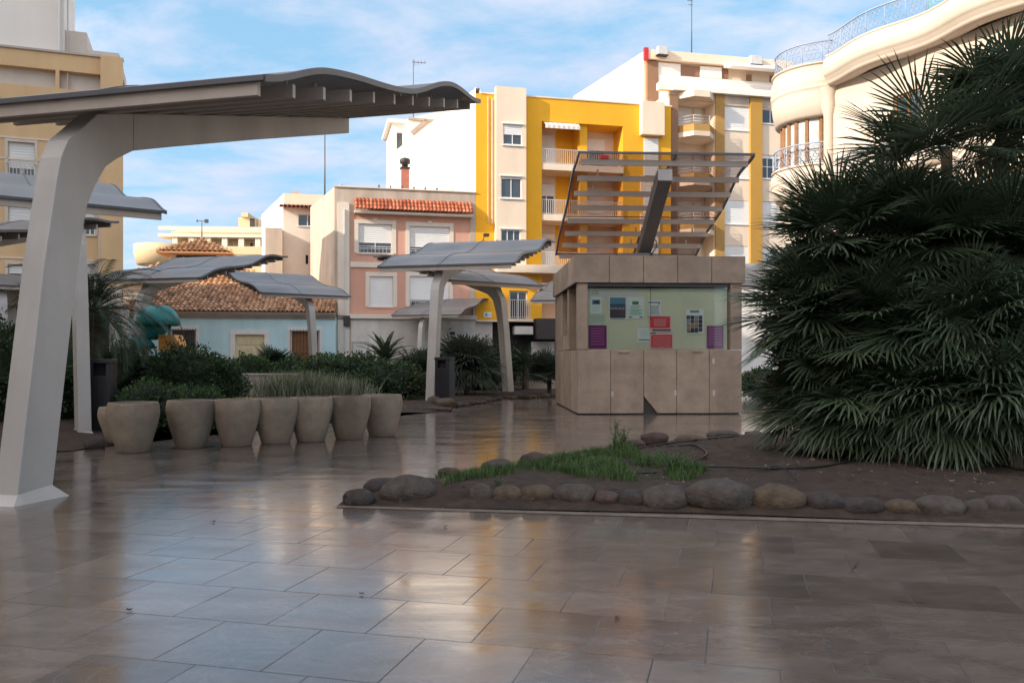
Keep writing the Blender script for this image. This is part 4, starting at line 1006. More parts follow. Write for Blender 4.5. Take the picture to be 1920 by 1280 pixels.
# recess: back wall, slabs, divider, windows, railings
x0,x1,zt=rec[0],rec[1],rec[3]; xd0,xd1=s(1089),s(1103)
q=MB(); q.quad((x0,1.9,4),(s(1056),1.9,4),(s(1056),1.9,zt),(x0,1.9,zt)); q.quad((xd1,1.9,4),(x1,1.9,4),(x1,1.9,zt),(xd1,1.9,zt)); q.build('recess_wall',M['creamY'],BY.r)
q=MB(); q.quad((s(1056),1.9,4),(xd1,1.9,4),(xd1,1.9,zt),(s(1056),1.9,zt)); q.build('recess_wall',M['yellow'],BY.r)
BY.part('divider','yellow',[(xd0,xd1,.25,1.89,4,zt-.003)])
fl=[Z(1090,314),Z(1090,408),Z(1090,505)]   # slab centre heights
for i,z in enumerate(fl):
    zb,zt_=z-.30,z+.12
    if i<2:
        BY.part('balcony_slab','creamY',[(x0+.003,x1-.003,-.15,1.89,zb,zt_)],bevel=.01)
    else:
        BY.part('balcony_slab','creamY',[(s(927),s(1100),-1.0,-.001,zb-.1,zt_),(x0+.003,x1-.003,0,1.89,zb,zt_-.003)],bevel=.01)
    BY.rail(x0+.02,xd1-.02,zt_,zt_+1.0,-.10); BY.rail(xd1+.02,x1-.02,zt_,zt_+1.0,-.10)
    zc_=[Z(1090,250),Z(1090,345),Z(1090,440)][i]
    # left: balcony door with shutter, right: window
    def recwin(a,b,c,d,sh,ml):
        f=BY.f; w=BY.window((a,b,c,d),shut=sh,mull=ml,rec=1.82,sill=False)
        return w
    recwin(s(1022),s(1053),zt_+.02,zc_+.25,[.95,.35,.9][i],1)
    recwin(s(1112),s(1150),zt_+.5,zc_+.15,[.45,1.0,.8][i],1)
# striped awning under the top
for i in range(14):
    a=x0+.15+i*(xd0-x0-.3)/14; b=a+(xd0-x0-.3)/14
    q=MB(); q.add([(a,.05,zt-.02),(b-.002,.05,zt-.02),(b-.002,-.35,zt-.30),(a,-.35,zt-.30),(a,-.35,zt-.52),(b-.002,-.35,zt-.52)],[(0,1,2,3),(3,2,5,4)])
    q.build('awning_stripe',M['tanL2' if i%2 else 'frame_w'],BY.r)
BY.part('flower_box','red',[(s(1122),s(1138),-.35,-.13,fl[0]+.55,fl[0]+.85)],bevel=.05)
# cream bays
def bay(b,xa,xb,ya,yb,wins,proj=.6):
    a,c=s(xa),s(xb); xm=(xa+xb)/2; z1,z0=Z(xm,ya),Z(xm,yb); hs_=[]
    for (u,v,t_,bt) in wins: hs_.append((s(u)+.0,s(v),Z(xm,bt),Z(xm,t_),.1,False))
    q=MB(); grid_wall(q,a,c,z0,z1,hs_,depth=.1,y=-proj)
    for x in (a,c): q.quad((x,-proj,z0),(x,0,z0),(x,0,z1),(x,-proj,z1))
    q.quad((a,-proj,z1),(c,-proj,z1),(c,0,z1),(a,0,z1)); q.quad((a,-proj,z0),(a,0,z0),(c,0,z0),(c,-proj,z0))
    q.build('bay',M['creamY'],b.r)
    return [(h,) for h in hs_]
L1=[(940,975,238,275,.5,0),(936,974,335,374,.1,1),(936,972,433,470,0,2)]
bh=bay(BY,927,983,168,500,[(w[0],w[1],w[2],w[3]) for w in L1],.55)
for (h,),w in zip(bh,L1):
    win=BY.window((h[0],h[1],h[2],h[3]),shut=w[4],mull=max(1,w[5]),rec=-.47,sill=False)
    q=MB(); q.box(h[0]-.08,h[1]+.08,-.66,-.552,h[3]+.02,h[3]+.1); q.box(h[0]-.08,h[1]+.08,-.64,-.552,h[2]-.1,h[2]-.02); q.build('sill',M['frame_w'],win)
L2=[(1207,1234,260,330,1.0,0),(1207,1234,350,400,1.0,0),(1207,1234,430,480,1.0,0)]
BY.part('upper_block','creamY',[(s(1199),s(1241),-.5,-.001,Z(1220,256),ztop+.15)],bevel=.01)
for w in L2:
    a,b,c,d=fy.rect(w[0],w[2],w[1],w[3]); BY.part('bay_panel','creamY',[(a-.25,b+.1,-.08,-.001,c-1.4,c-.05)]); ww=BY.window((a,b,c,d),shut=1.0,mull=0,rec=-.04,sill=False)
BY.part('drainpipe','rail_w',[(s(921),s(923),-.10,-.02,Z(921,420),ztop-.3),(s(914),s(915),-.10,-.02,Z(921,418),ztop-.2)])
BY.rail(s(950),s(992),Z(970,597),Z(970,562),-.45); BY.part('balcony_slab','creamY',[(s(946),s(996),-.5,-.031,Z(970,603),Z(970,598))])
win=BY.window((s(956)+.01,s(989)-.01,Z(970,599),Z(970,546)),shut=0,mull=1,rec=.2,sill=False)
BY.window((s(1011),s(1029),Z(1020,559),Z(1020,534)),shut=.3,mull=0,rec=.2,surround='creamY',sw=.14)
BY.part('street_plaque','frame_w',[(s(907),s(922),-.03,-.001,Z(914,595),Z(914,585))]); BY.part('plaque_mark','rail_b',[(s(909),s(914),-.036,-.031,Z(914,593),Z(914,587)),(s(916),s(920),-.036,-.031,Z(914,590),Z(914,589))])
q=MB(); q.lathe([(0,0),(.25,.05),(.42,.2),(.38,.22),(0,.08)],16,Matrix.Translation((.45,2.5,ztop+.7))@Matrix.Rotation(R(60),4,'Y')); q.box(.42,.48,2.47,2.53,ztop,ztop+.75); q.build('satellite_dish',M['frame_w'],BY.r)
q=MB(); q.box(s(992),s(1000),3,3.5,ztop,ztop+.9); q.build('roof_vent',M['frame_w'],BY.r)
q=MB(); q.tube([(s(905),-.02,Z(905,452)),(s(905),-.5,Z(905,447)),(s(905),-.85,Z(905,444))],.03,6); q.box(s(905)-.12,s(905)+.22,-1.15,-.75,Z(905,447),Z(905,442)); q.build('wall_lamp',M['grille'],BY.r)
# the stair tower and slanted bits behind the white party wall
fb=Fac(735,74,13); BT=Bld('stair_tower','small white rooftop tower with a pale blue window beyond the white party wall',fb)
hh=fb.z(745,232); tw=fb.s(775); ww_=(fb.s(743),fb.s(760),fb.z(750,285),fb.z(750,248))
q=MB(); grid_wall(q,0,tw,0,hh,[(*ww_,.2)]); q.quad((tw,0,0),(tw,6,0),(tw,6,hh),(tw,0,hh)); q.quad((0,0,0),(0,0,hh),(0,6,hh),(0,6,0)); q.quad((0,0,hh),(tw,0,hh),(tw,6,hh),(0,6,hh)); q.build('wall',M['white_w'],BT.r)
BT.part('roof_slab','white_w',[(-.4,tw+.4,-.4,6.2,hh+.001,hh+.3)]); BT.window(ww_,shut=0,mull=0,sill=False)
# white gabled mass above the party wall (with slanting roof line)
fg=Fac(765,70,13); BG=Bld('rooftop_house','white attic wall with a slanting grey roof edge behind the yellow block',fg)
a,b=fg.s(765),fg.s(893); q=MB(); zz=lambda x,y: fg.z(x,y)
pr=[(a,0),(b,0),(b,zz(890,200)),(fg.s(845),zz(845,205)),(a,zz(765,222))]
vs=[(x,0,z) for x,z in pr]+[(x,5,z) for x,z in pr]; n_=len(pr); q.add(vs,[tuple(range(n_))]+[(i,(i+1)%n_,n_+(i+1)%n_,n_+i) for i in range(n_)]); q.build('wall',M['white_w'],BG.r)
q=MB()
def bar(q,f,p0,p1,t,y0=-.12,y1=0):
    a0=Vector((f.s(p0[0]),0,f.z(*p0))); a1=Vector((f.s(p1[0]),0,f.z(*p1))); d=(a1-a0).normalized(); n_=Vector((-d.z,0,d.x))*t
    vs=[Vector((p.x,y,p.z)) for y in (y0,y1) for p in (a0-n_,a1-n_,a1+n_,a0+n_)]; q.add(vs,[(0,1,2,3),(7,6,5,4),(0,4,5,1),(1,5,6,2),(2,6,7,3),(3,7,4,0)])
bar(q,fg,(765,222),(820,228),.10); bar(q,fg,(772,250),(800,226),.16); q.build('roof_brace',M['slat'],BG.r)

# ---- PINK HOUSE
fp=Fac(627,54,13); BP=Bld('town_house','pink town house with white shutters and a red tile canopy under its parapet',fp); s=fp.s; Z=fp.z
W=s(892)-.02; zt=Z(750,356); bk=side_pt(fp,627,582,-24)
wins=[(672,735,420,475),(768,843,425,480),(693,737,518,575),(768,842,518,575)]
holes=[(*fp.rect(w[0],w[2],w[1],w[3]),.2) for w in wins]
q=MB(); zp0,zp1=Z(750,597),Z(750,402); xa,xb=s(657),s(881)
grid_wall(q,xa,xb,zp0,zp1,holes,depth=.2); q.build('pink_wall',M['pink'],BP.r)
q=MB(); grid_wall(q,0,W,0,zt,[(xa,xb,3.9,zp1,.05)],y=-.05)
pts=[(W,-.05),(W,10),(bk.x,bk.y),(0,-.05)]
for i in range(3): 
    (ax,ay),(bx,by)=pts[i],pts[i+1]; q.quad((ax,ay,0),(bx,by,0),(bx,by,zt),(ax,ay,zt))
q.quad((0,-.05,zt-.5),(W,-.05,zt-.5),(W,10,zt-.5),(bk.x,bk.y,zt-.5))
q.build('wall',M['tan'],BP.r)
BP.part('base_wall','stucco',[(s(658),W-.02,-.09,-.052,0,3.88)])
BP.part('storey_band','cream',[(xa,xb,-.10,-.001,Z(750,503),Z(750,493)),(s(655),W+.05,-.28,-.06,3.9,4.18)],bevel=.01)
BP.part('pilaster','cream',[(s(633),s(655),-.14,-.051,0,zt-1.0)],bevel=.01)
BP.part('parapet_coping','cream',[(-.03,W+.03,-.14,.14,zt+.001,zt+.08)])
for w,hh,sh,ml in zip(wins,holes,(.64,.7,1.0,.8),(1,1,0,1)):
    win=BP.window(hh[:4],shut=sh,mull=ml,rec=.12,surround='cream',sw=.26,trans=.17 if sh<.9 else 0)
    q=MB(); a,b,c,d=hh[:4]; q.box((a+b)/2-.12,(a+b)/2+.12,-.08,-.046,d+.20,d+.36); q.build('keystone',M['cream'],win)
    if sh<.9:
        q=MB(); 
        for i in range(9):
            x=a+.1+(b-a-.2)*i/8; q.box(x-.012,x+.012,.0,.02,c,c+.42)
        q.box(a+.03,b-.03,-.005,.025,c+.42,c+.46); q.build('guard_rail',M['rail_w'],win)
# tile canopy
def tile_roof(b, x0,x1,y0,z0,y1,z1, m_='tile_red', tw=.22, rows=4, name='tile_roof', parent=None, half=.5, x0t=None, x1t=None):
    """rows of half-round clay tiles on a slope from eave (y0,z0) to ridge (y1,z1)"""
    q=MB(); n_=max(1,int(round((x1-x0)/tw))); tw=(x1-x0)/n_; L=math.hypot(y1-y0,z1-z0); dy,dz=(y1-y0)/L,(z1-z0)/L; nx=Vector((0,-dz,dy))
    x0t=x0 if x0t is None else x0t; x1t=x1 if x1t is None else x1t
    q.add([(x0,y0,z0),(x1,y0,z0),(x1t,y1,z1),(x0t,y1,z1)],[(0,1,2,3)])
    rl=L/rows
    for i in range(n_):
        for j in range(rows):
            u=j/rows; lo=x0+(x0t-x0)*u; hi=x1+(x1t-x1)*u; cx=x0+(i+.5)*tw
            if cx<lo or cx>hi: continue
            rad=tw*.40*random.uniform(.92,1.06); jx=random.uniform(-.01,.01)
            ring=[]
            for (t,rr,lift) in ((j*rl-.03,rad,.035),((j+1)*rl,rad*.85,.0)):
                c=Vector((cx+jx,y0+dy*t,z0+dz*t))+nx*lift
                ring.append([c+Vector((math.cos(a)*rr,0,0))+nx*(math.sin(a)*rr) for a in [math.pi*k_/5 for k_ in range(6)]])
            vs=ring[0]+ring[1]; q.add(vs,[(k_,k_+1,7+k_,6+k_) for k_ in range(5)],False); 
    return q.build(name,M[m_],parent or b.r)
tile_roof(BP,s(664),s(884),-.75,Z(750,398)-.0,-.06,Z(750,375),rows=3,tw=.24)
BP.part('eave_board','cream',[(s(664),s(884),-.6,-.052,Z(750,404),Z(750,400))])
c0=s(769); q=MB(); q.box(c0-.27,c0+.27,3,3.5,zt-.5,Z(769,303)+.2); q.build('chimney',M['chimney'],BP.r,bevel=.01)
q=MB(); zc_=Z(769,303)+.2; q.box(c0-.33,c0+.33,2.94,3.56,zc_+.001,zc_+.1); 
q.lathe([(0,.1),(.2,.1),(.22,.32),(.36,.38),(.38,.62),(.30,.72),(.12,.78),(0,.79)],14,Matrix.Translation((c0,3.25,zc_))); q.build('chimney_cowl',M['grille'],BP.r)
q=MB(); q.box(s(700),s(830),.9,1.02,Z(760,353),Z(760,350)); 
for i in range(6):
    x=s(712)+i*(s(822)-s(712))/5; q.box(x-.04,x+.04,.5,2.4,Z(760,350)+.001,Z(760,350)+.14)
q.box(s(702),s(704),.9,1.0,zt-.5,Z(760,353)); q.box(s(826),s(828),.9,1.0,zt-.5,Z(760,353)); q.build('pergola',M['trunk'],BP.r)
q=MB(); q.box(s(659),s(692),-.12,-.091,0,Z(675,640)); q.build('door_surround',M['slat'],BP.r)
q=MB(); q.box(s(662),s(689),-.13,-.121,0,Z(675,644)); q.build('door',M['ac'],BP.r)
q=MB(); 
for i in range(3): q.tube([(s(600+i*0),-.06,Z(640,590+4*i)),(s(640),-.16,Z(640,592+3*i)),(s(656),-.16,Z(650,594+3*i))],.025,5)
q.box(s(644),s(656),-.30,-.142,Z(650,612),Z(650,592)); q.build('cable_box',M['grille'],BP.r)
q=MB(); q.box(s(843),s(852),-.25,-.092,Z(847,628),Z(847,622)); q.tube([(s(847),-.2,Z(847,615)),(s(840),-.35,Z(847,618))],.03,5); q.build('wall_lamp',M['grille'],BP.r)
BP.part('drainpipe','rail_w',[(s(645),s(647),-.22,-.142,0,zt-1.4)]); BP.part('drainpipe','grille',[(s(884),s(886),-.13,-.052,4.2,Z(885,575))])
q=MB(); q.tube([(s(640),1.0,zt-.5),(s(640),1.0,zt+.4)],.09,8); q.build('roof_pipe',M['slat'],BP.r)
q=MB(); q.tube([(bk.x+1.0,bk.y-1,zt-.5),(bk.x+1.0,bk.y-1,Z(600,258)+2.2)],.07,6,True,.04); q.build('antenna',M['trim'],BP.r)

# ---- BLUE HOUSE
fbh=Fac(215,50.5,9); BB=Bld('blue_house','single storey light blue house with a clay tile roof and barred windows',fbh); s=fbh.s; Z=fbh.z
W=s(629); zt=Z(450,592)
ws=[(322,366,618,705),(441,496,627,705),(547,597,620,705)]
hs=[(s(w[0]),s(w[1]),Z(450,w[3]) if w[3]<700 else .25,Z((w[0]+w[1])/2,w[2]),.25) for w in ws]; hs[1]=(hs[1][0],hs[1][1],.02,hs[1][3],.25)
body(BB,W,zt,[(W,9),(0,9)],'blue',hs)
BB.part('plinth','slat',[(0,hs[0][0]-.25,-.05,-.001,0,.6),(hs[0][1]+.25,hs[1][0]-.25,-.05,-.001,0,.6),(hs[1][1]+.25,hs[2][0]-.25,-.05,-.001,0,.6),(hs[2][1]+.25,W,-.05,-.001,0,.6)])
for i in (0,2):
    w=BB.window(hs[i][:4],shut=0,mull=1,frame='wood',pane='glass' if i==0 else 'wood',rec=.18,surround='frame_w',sw=.22)
    q=MB(); a,b,c,d=hs[i][:4]
    for k_ in range(10):
        x=a-.05+(b-a+.1)*k_/9; q.box(x-.014,x+.014,-.16,-.13,c-.1,d+.08)
    for z in (c-.08,(c+d)/2,d-.05): q.box(a-.08,b+.08,-.165,-.125,z,z+.04)
    q.build('window_grille',M['grille'],w)
dr=BB.part('door','door_cream',[(hs[1][0],hs[1][1],.14,.2,.02,hs[1][3])])
a,b,c,d=hs[1][:4]; q=MB()
for (u0,u1) in ((.06,.46),(.54,.94)):
    for (v0,v1) in ((.06,.35),(.42,.72),(.78,.94)): q.box(a+(b-a)*u0,a+(b-a)*u1,.115,.139,c+(d-c)*v0,c+(d-c)*v1)
q.build('door_panel',M['door_cream'],dr,bevel=.02)
q=MB(); q.box(a-.28,a-.001,-.06,0,0,d); q.box(b+.001,b+.28,-.06,0,0,d); q.box(a-.28,b+.28,-.065,0,d+.001,d+.26); q.box((a+b)/2-.1,(a+b)/2+.1,-.10,-.066,d+.02,d+.3); q.build('door_frame',M['frame_w'],BB.r)
BB.part('cornice','slat',[(-.1,W+.02,-.12,-.001,zt-.16,zt-.03),(-.1,W+.02,-.28,-.0,zt-.028,zt+.10),(-.1,W+.02,-.42,0,zt+.102,zt+.2)],bevel=.02)
tile_roof(BB,-.1,W-.02,-.5,zt+.24,4.6,zt+2.25,m_='tile_old',tw=.27,rows=12,x0t=2.2,x1t=W-.02)
q=MB(); q.add([(-.1,-.5,zt+.24),(2.2,4.6,zt+2.25),(-.1,9.2,zt+.24)],[(0,1,2)]); q.add([(-.1,9.2,zt+.24),(2.2,4.6,zt+2.25),(W,4.6,zt+2.25),(W,9.2,zt+.24)],[(0,1,2,3)]); q.add([(W,-.5,zt+.2),(W,9.2,zt+.2),(W,4.6,zt+2.25)],[(0,1,2)]); q.build('rear_roof',M['tile_old'],BB.r)
# ---- LOW DARK HOUSE far left
fd=Fac(-60,49,9); BD=Bld('low_house','low brown house with a pale cornice left of the blue house behind the palm',fd); s=fd.s; Z=fd.z; W=s(214)
hs=[(s(165),s(205),.1,3.3,.3),(s(5),s(60),.1,3.3,.3)]; body(BD,W,4.2,[(W,8),(0,8)],'tan',hs); BD.part('door','dark',[(h[0],h[1],.2,.25,.1,3.3) for h in hs])
BD.part('cornice','cream',[(-.1,W,-.3,-.001,4.0,4.5)],bevel=.03); BD.part('roof_edge','cream',[(-.1,W,-.1,8,4.501,4.8)])
q=MB(); q.box(s(205),s(218),.5,1,4.81,5.5); q.box(s(190),s(202),.5,1,4.81,5.3); q.build('ac_unit',M['ac'],BD.r,bevel=.03)
# ---- TOWER HOUSE with big hip roof
ft=Fac(262,62,9); BTW=Bld('tower_house','old house with a sloping clay roof and a tiled lookout tower carrying a weathervane',ft); s=ft.s; Z=ft.z
q=MB(); W=s(500); zb=Z(300,535); q.box(-2.5,W,0,10,0,zb); q.build('wall',M['tan'],BTW.r)
q=MB(); x0,x1=-3,W+.5; ax0,ax1=s(300),s(420); zr=Z(360,478)
q.add([(x0,-.4,zb),(x1,-.4,zb),(ax1,4.5,zr),(ax0,4.5,zr),(x0,10.4,zb),(x1,10.4,zb)],[(0,1,2,3),(1,5,2),(5,4,3,2),(4,0,3)]); q.build('roof',M['tile_warm'],BTW.r)
tile_roof(BTW,x0,x1,-.4,zb+.02,4.5,zr+.02,m_='tile_warm',tw=.4,rows=8,x0t=ax0,x1t=ax1,name='roof_tiles')
tx0,tx1=s(303),s(410); ty0,ty1=2.2,2.2+(tx1-tx0); z0t,z1t=zb+.3,Z(355,467)
q=MB(); ho=[(tx0+.5,tx1-.55,z0t+1.0,z1t-.15,.3,False)]; grid_wall(q,tx0,tx1,z0t,z1t,ho,y=ty0); q.quad((tx1,ty0,z0t),(tx1,ty1,z0t),(tx1,ty1,z1t),(tx1,ty0,z1t)); q.quad((tx0,ty0,z0t),(tx0,ty0,z1t),(tx0,ty1,z1t),(tx0,ty1,z0t)); q.quad((tx0,ty1,z0t),(tx1,ty1,z0t),(tx1,ty1,z1t),(tx0,ty1,z1t)); q.build('tower_wall',M['tan'],BTW.r)
q=MB(); a,b,c,d=ho[0][:4]; q.quad((a,ty0+.25,c),(b,ty0+.25,c),(b,ty0+.25,d),(a,ty0+.25,d)); gl=q.build('lookout_window',M['grille'],BTW.r)
q=MB(); n_=9
for i in range(n_):
    x=a+(b-a)*(i+.5)/n_; w_=(b-a)/n_*.3; 
    if i in (3,8): continue
    h_=(d-c)*(.85 if i%2 else .7); q.box(x-w_,x+w_,ty0+.20,ty0+.24,c+.08,c+h_)
q.build('pale_shutter',M['shutter'],gl)
ex=.75; cx_,cy_=(tx0+tx1)/2,(ty0+ty1)/2; za=Z(370,433)
q=MB(); A=(cx_,cy_,za); B=[(tx0-ex,ty0-ex,z1t),(tx1+ex,ty0-ex,z1t),(tx1+ex,ty1+ex,z1t),(tx0-ex,ty1+ex,z1t)]; C=[(x,y,z-.12) for x,y,z in B]
q.add([A]+B+C,[(0,1,2),(0,2,3),(0,3,4),(0,4,1),(1,5,6,2),(2,6,7,3),(3,7,8,4),(4,8,5,1),(5,8,7,6)]); q.build('tower_roof',M['tile_warm'],BTW.r)
tile_roof(BTW,tx0-ex,tx1+ex,ty0-ex,z1t+.01,cy_,za,m_='tile_warm',tw=.36,rows=8,x0t=cx_,x1t=cx_,name='tower_tiles')
q=MB(); zv=Z(370,398); q.tube([(cx_,cy_,za-.1),(cx_,cy_,zv)],.06,6,True,.03); q.box(cx_-.35,cx_+.5,cy_-.02,cy_+.02,zv-.02,zv+.03); q.box(cx_+.2,cx_+.5,cy_-.02,cy_+.02,zv-.15,zv+.15); q.box(cx_-.4,cx_-.3,cy_-.02,cy_+.02,zv-.1,zv+.1); q.build('weathervane',M['trim'],BTW.r)

# ---- WHITE HOUSE behind
fw=Fac(531,62,13); BW=Bld('white_house','pale house with a thin red tile strip and a blank white side wall',fw); s=fw.s; Z=fw.z
W=s(640); zt=Z(570,357); bk=side_pt(fw,531,491,-24)
hw=[(s(559),s(594),Z(577,424),Z(577,402),.15),(s(573),s(578),Z(575,495),Z(575,478),.15)]
q=MB(); grid_wall(q,0,W,0,Z(570,390),hw); q.build('wall',M['cream'],BW.r)
q=MB(); q.quad((0,1.5,Z(570,392)),(W,1.5,Z(570,392)),(W,1.5,zt),(0,1.5,zt)); q.quad((0,0,Z(570,390)),(W,0,Z(570,390)),(W,1.5,Z(570,390)),(0,1.5,Z(570,390))); q.quad((0,1.5,zt),(W,1.5,zt),(W,12,zt-1),(bk.x,bk.y,zt-1.0)); q.build('attic_wall',M['creamY'],BW.r)
q=MB(); q.add([(0,-.01,0),(0,-.01,Z(570,390)),(0,1.5,Z(570,390)),(0,1.5,zt),(bk.x,bk.y,Z(531,390)+1.2),(bk.x,bk.y,0)],[(0,1,2,3,4,5)]); q.build('side_wall',M['white_w'],BW.r)
tile_roof(BW,-.3,W,-.5,Z(570,392),1.45,Z(570,381)+.1,rows=4,tw=.3)
w=BW.window(hw[0][:4],shut=0,mull=1,sill=True); BW.part('vent','dark',[(hw[1][0],hw[1][1],.12,.14,hw[1][2],hw[1][3])])
BW.part('side_annex','tan',[(-1.2,-.011,-1.2,3,0,Z(531,432))]); BW.part('pipe','slat',[(s(545),s(562),2.5,3,zt,zt+.4)])
q=MB(); q.box(s(540),s(560),-.05,-.001,Z(550,480),Z(550,462)) ; 
# ---- HOTEL far
fh=Fac(268,112,4); BH=Bld('hotel','sunlit ochre hotel with balconies far behind the tiled tower',fh); s=fh.s; Z=fh.z
W=s(560); z4=Z(400,430); q=MB(); q.box(s(312),W,2,20,0,z4-.01); q.build('wall',M['hotel'],BH.r)
for (yt,yb) in ((440,446),(478,484),(516,522)): BH.part('balcony_slab','hotel_w',[(s(300),W,-.8,1.99,Z(400,yb),Z(400,yt)-.001)])
for (yt,yb) in ((463,478),(500,516)): BH.part('balcony_parapet','hotel',[(s(305),W,-.9,-.6,Z(400,yb),Z(400,yt))])
BH.part('roof_parapet','hotel_w',[(s(300),W,-.6,-.3,Z(400,433),Z(400,426)),(s(325),W,1,1.3,Z(400,433),Z(400,424))])
for i in range(8):
    x=s(330+i*31); BH.part('pillar','hotel_w',[(x-.35,x+.35,-.55,.1,Z(400,522),Z(400,446)-.002)])
for i in range(7):
    for (a,b) in ((449,476),(487,514)):
        x0_,x1_=s(337+i*31),s(355+i*31); BH.window((x0_,x1_,Z(400,b),Z(400,a)),shut=0,mull=1,rec=1.95,sill=False,pane='shutter' if (i+a)%3 else 'glass',pw=.12)
q=MB(); q.lathe([(0,-.0),(3.2,0),(3.6,1.6),(3.6,2.6),(0,2.6)],28,Matrix.Translation((s(298),1.5,Z(280,478)-1.2))); q.build('round_balcony',M['hotel'],BH.r)
BH.part('roof_house','hotel',[(s(440),s(472),2,7,z4,Z(455,403)),(s(447),s(460),1.5,6.9,Z(455,403),Z(455,395))]); BH.part('roof_house','hotel_w',[(s(473),s(492),3,8,z4,Z(480,402))]); BH.part('roof_door','grille',[(s(462),s(471),1.9,1.99,z4,Z(465,405))])

# ---- LEFT BLOCK
fl_=Fac(-260,35.2,20); BL=Bld('apartment_block','tall tan apartment block at the left with white shuttered windows and a white rooftop tower',fl_); s=fl_.s; Z=fl_.z
W=s(230); zt=Z(110,100)
lw=[]; bl_=side_pt(fl_,225,222,-25.5,W) if False else fl_.M.inverted()@(fl_.M@Vector((W,0,0))+Vector((-math.sin(R(26)),math.cos(R(26)),0))*14)
for (x0,x1) in ((15,65),(158,178)):
    for (y0,y1) in ((265,330),(384,440),(495,552)): lw.append((x0,x1,y0-(8 if x0>100 else 0)*0,y1))
for (y0,y1) in ((250,330),(372,440),(488,550)): lw.append((-110,-60,y0,y1)); lw.append((-220,-170,y0-10,y1-10))
hs=[(s(a),s(b),Z(a,d),Z(a,c),.2) for a,b,c,d in lw]
sh=[.75,.55,.3,.6,.5,.4,1,.5,.6,.8,.4,.7]
q=MB(); zpan=(Z(100,165),Z(100,131))
grid_wall(q,0,W,3.9,zt,hs+[(0.5,s(104),zpan[0],zpan[1],.5,False),(s(111),s(211),zpan[0],zpan[1],.5,False)]); q.quad((W,0,0),(bl_.x,bl_.y,0),(bl_.x,bl_.y,zt),(W,0,zt)); q.add([(0,0,zt),(W,0,zt),(bl_.x,bl_.y,zt),(0,14,zt)],[(0,1,2,3)]); q.quad((0,0,0),(0,0,zt),(0,14,zt),(0,14,0)); q.quad((0,14,0),(0,14,zt),(bl_.x,bl_.y,zt),(bl_.x,bl_.y,0))
q.build('wall',M['tanL'],BL.r)
BL.part('attic_panel','tanL2',[(.5,s(104),.35,.48,zpan[0],zpan[1]),(s(111),s(211),.35,.48,zpan[0],zpan[1])])
BL.part('corner_pier','tanL',[(s(190),W+.02,-.35,-.001,3.9,zt-.003)]); BL.part('pale_bay','creamL' if 'creamL' in M else 'tanL2',[(s(186),s(190)-.01,-.3,-.001,3.9,zpan[0]-1)])
BL.part('storey_line','cream',[(0,s(190)-.01,-.04,-.001,Z(100,y)-.03,Z(100,y)+.03) for y in (264,303,350,486)])
for h,f_ in zip(hs,sh):
    BL.window(h[:4],shut=f_,mull=1,rec=.15,surround='tanL2',sw=.12)
BL.rail(s(13),s(67),Z(40,333),Z(40,307),-.25,ends=.24)
BL.part('ground_floor','grille',[(0,W,.3,.6,0,3.7)]); BL.part('ground_cornice','cream',[(0,W,-.5,-.001,3.7,4.6)],bevel=.03); BL.part('shop_pier','stucco',[(s(x),s(x)+.8,-.1,.29,0,3.69) for x in (-250,-120,-8,60,140,205)])
BL.part('rooftop_tower','white_w',[(0,s(117),.4,4,zt+.091,zt+6.5)]); BL.part('rooftop_block','tanL2',[(s(117)+.01,s(158),.9,5,zt+.091,Z(145,55)+.2),(s(158)+.01,s(220),.9,5,zt+.091,Z(190,93)+.2)])
BL.part('flue','frame_w',[(s(108),s(111),.1,.3,zt+.1,zt+6)]); BL.part('flue','slat',[(s(125),s(127),.1,.25,zt-5,zt+6)])
BL.part('parapet_coping','slat',[(-.05,W+.03,-.08,.3,zt+.001,zt+.09)])

# ---- BRICK COLUMN BLOCK (right of yellow)
fr=Fac(1255,59.4,13); BR=Bld('apartment_block','cream apartment block with brown brick columns, pointed balconies and white shutters',fr); s=fr.s; Z=fr.z
W=s(1480); zt=Z(1340,178)
sp=[]
cols=[('a',1271,1339),('b',1358,1404),('c',1427,1475)]
rowsb=[(201,244),(287,334),(376,420),(461,507),(548,595)]
rowsc=[(206,232),(291,335),(378,422),(463,508)]
hb=[(s(1358),s(1404),Z(1380,b),Z(1380,a),.15) for a,b in rowsb]; hc=[(s(1428),s(1462),Z(1445,b),Z(1445,a),.15) for a,b in rowsc]
ha=(s(1271),s(1339),3.5,Z(1305,190),1.6,False)
q=MB(); grid_wall(q,0,W,3.5,zt,[ha]+hb+hc); q.quad((W,0,0),(W,14,0),(W,14,zt),(W,0,zt)); q.quad((0,0,0),(0,0,zt),(0,14,zt),(0,14,0)); q.quad((0,0,zt),(W,0,zt),(W,14,zt),(0,14,zt)); q.quad((0,.5,0),(W,.5,0),(W,.5,3.5),(0,.5,3.5))
q.quad((ha[0],1.6,3.5),(ha[1],1.6,3.5),(ha[1],1.6,ha[3]),(ha[0],1.6,ha[3])); q.build('wall',M['creamY'],BR.r)
BR.part('brick_column','brick',[(s(1255)-.02,s(1270),-.15,-.001,0,Z(1262,178))]); BR.part('brick_column','brick_o',[(s(1340),s(1357),-.15,-.001,0,Z(1348,176))]); BR.part('brick_column','ochre',[(s(1405),s(1427),-.2,-.001,0,Z(1416,181))])
BR.part('striped_panel','tan',[(s(1358)+.01,s(1404),-.06,-.001,Z(1380,200)+.02,Z(1380,177)),(s(1428),s(1475),-.06,-.001,Z(1450,204)+.02,Z(1450,181))])
for i,h in enumerate(hb): BR.window(h[:4],shut=[1,1,1,1,.9][i],mull=0,rec=.06,sill=True)
for i,h in enumerate(hc): BR.window(h[:4],shut=[0,.15,1,.8][i],mull=2 if i==1 else 1,rec=.1,sill=True,trans=.5 if i==1 else 0)
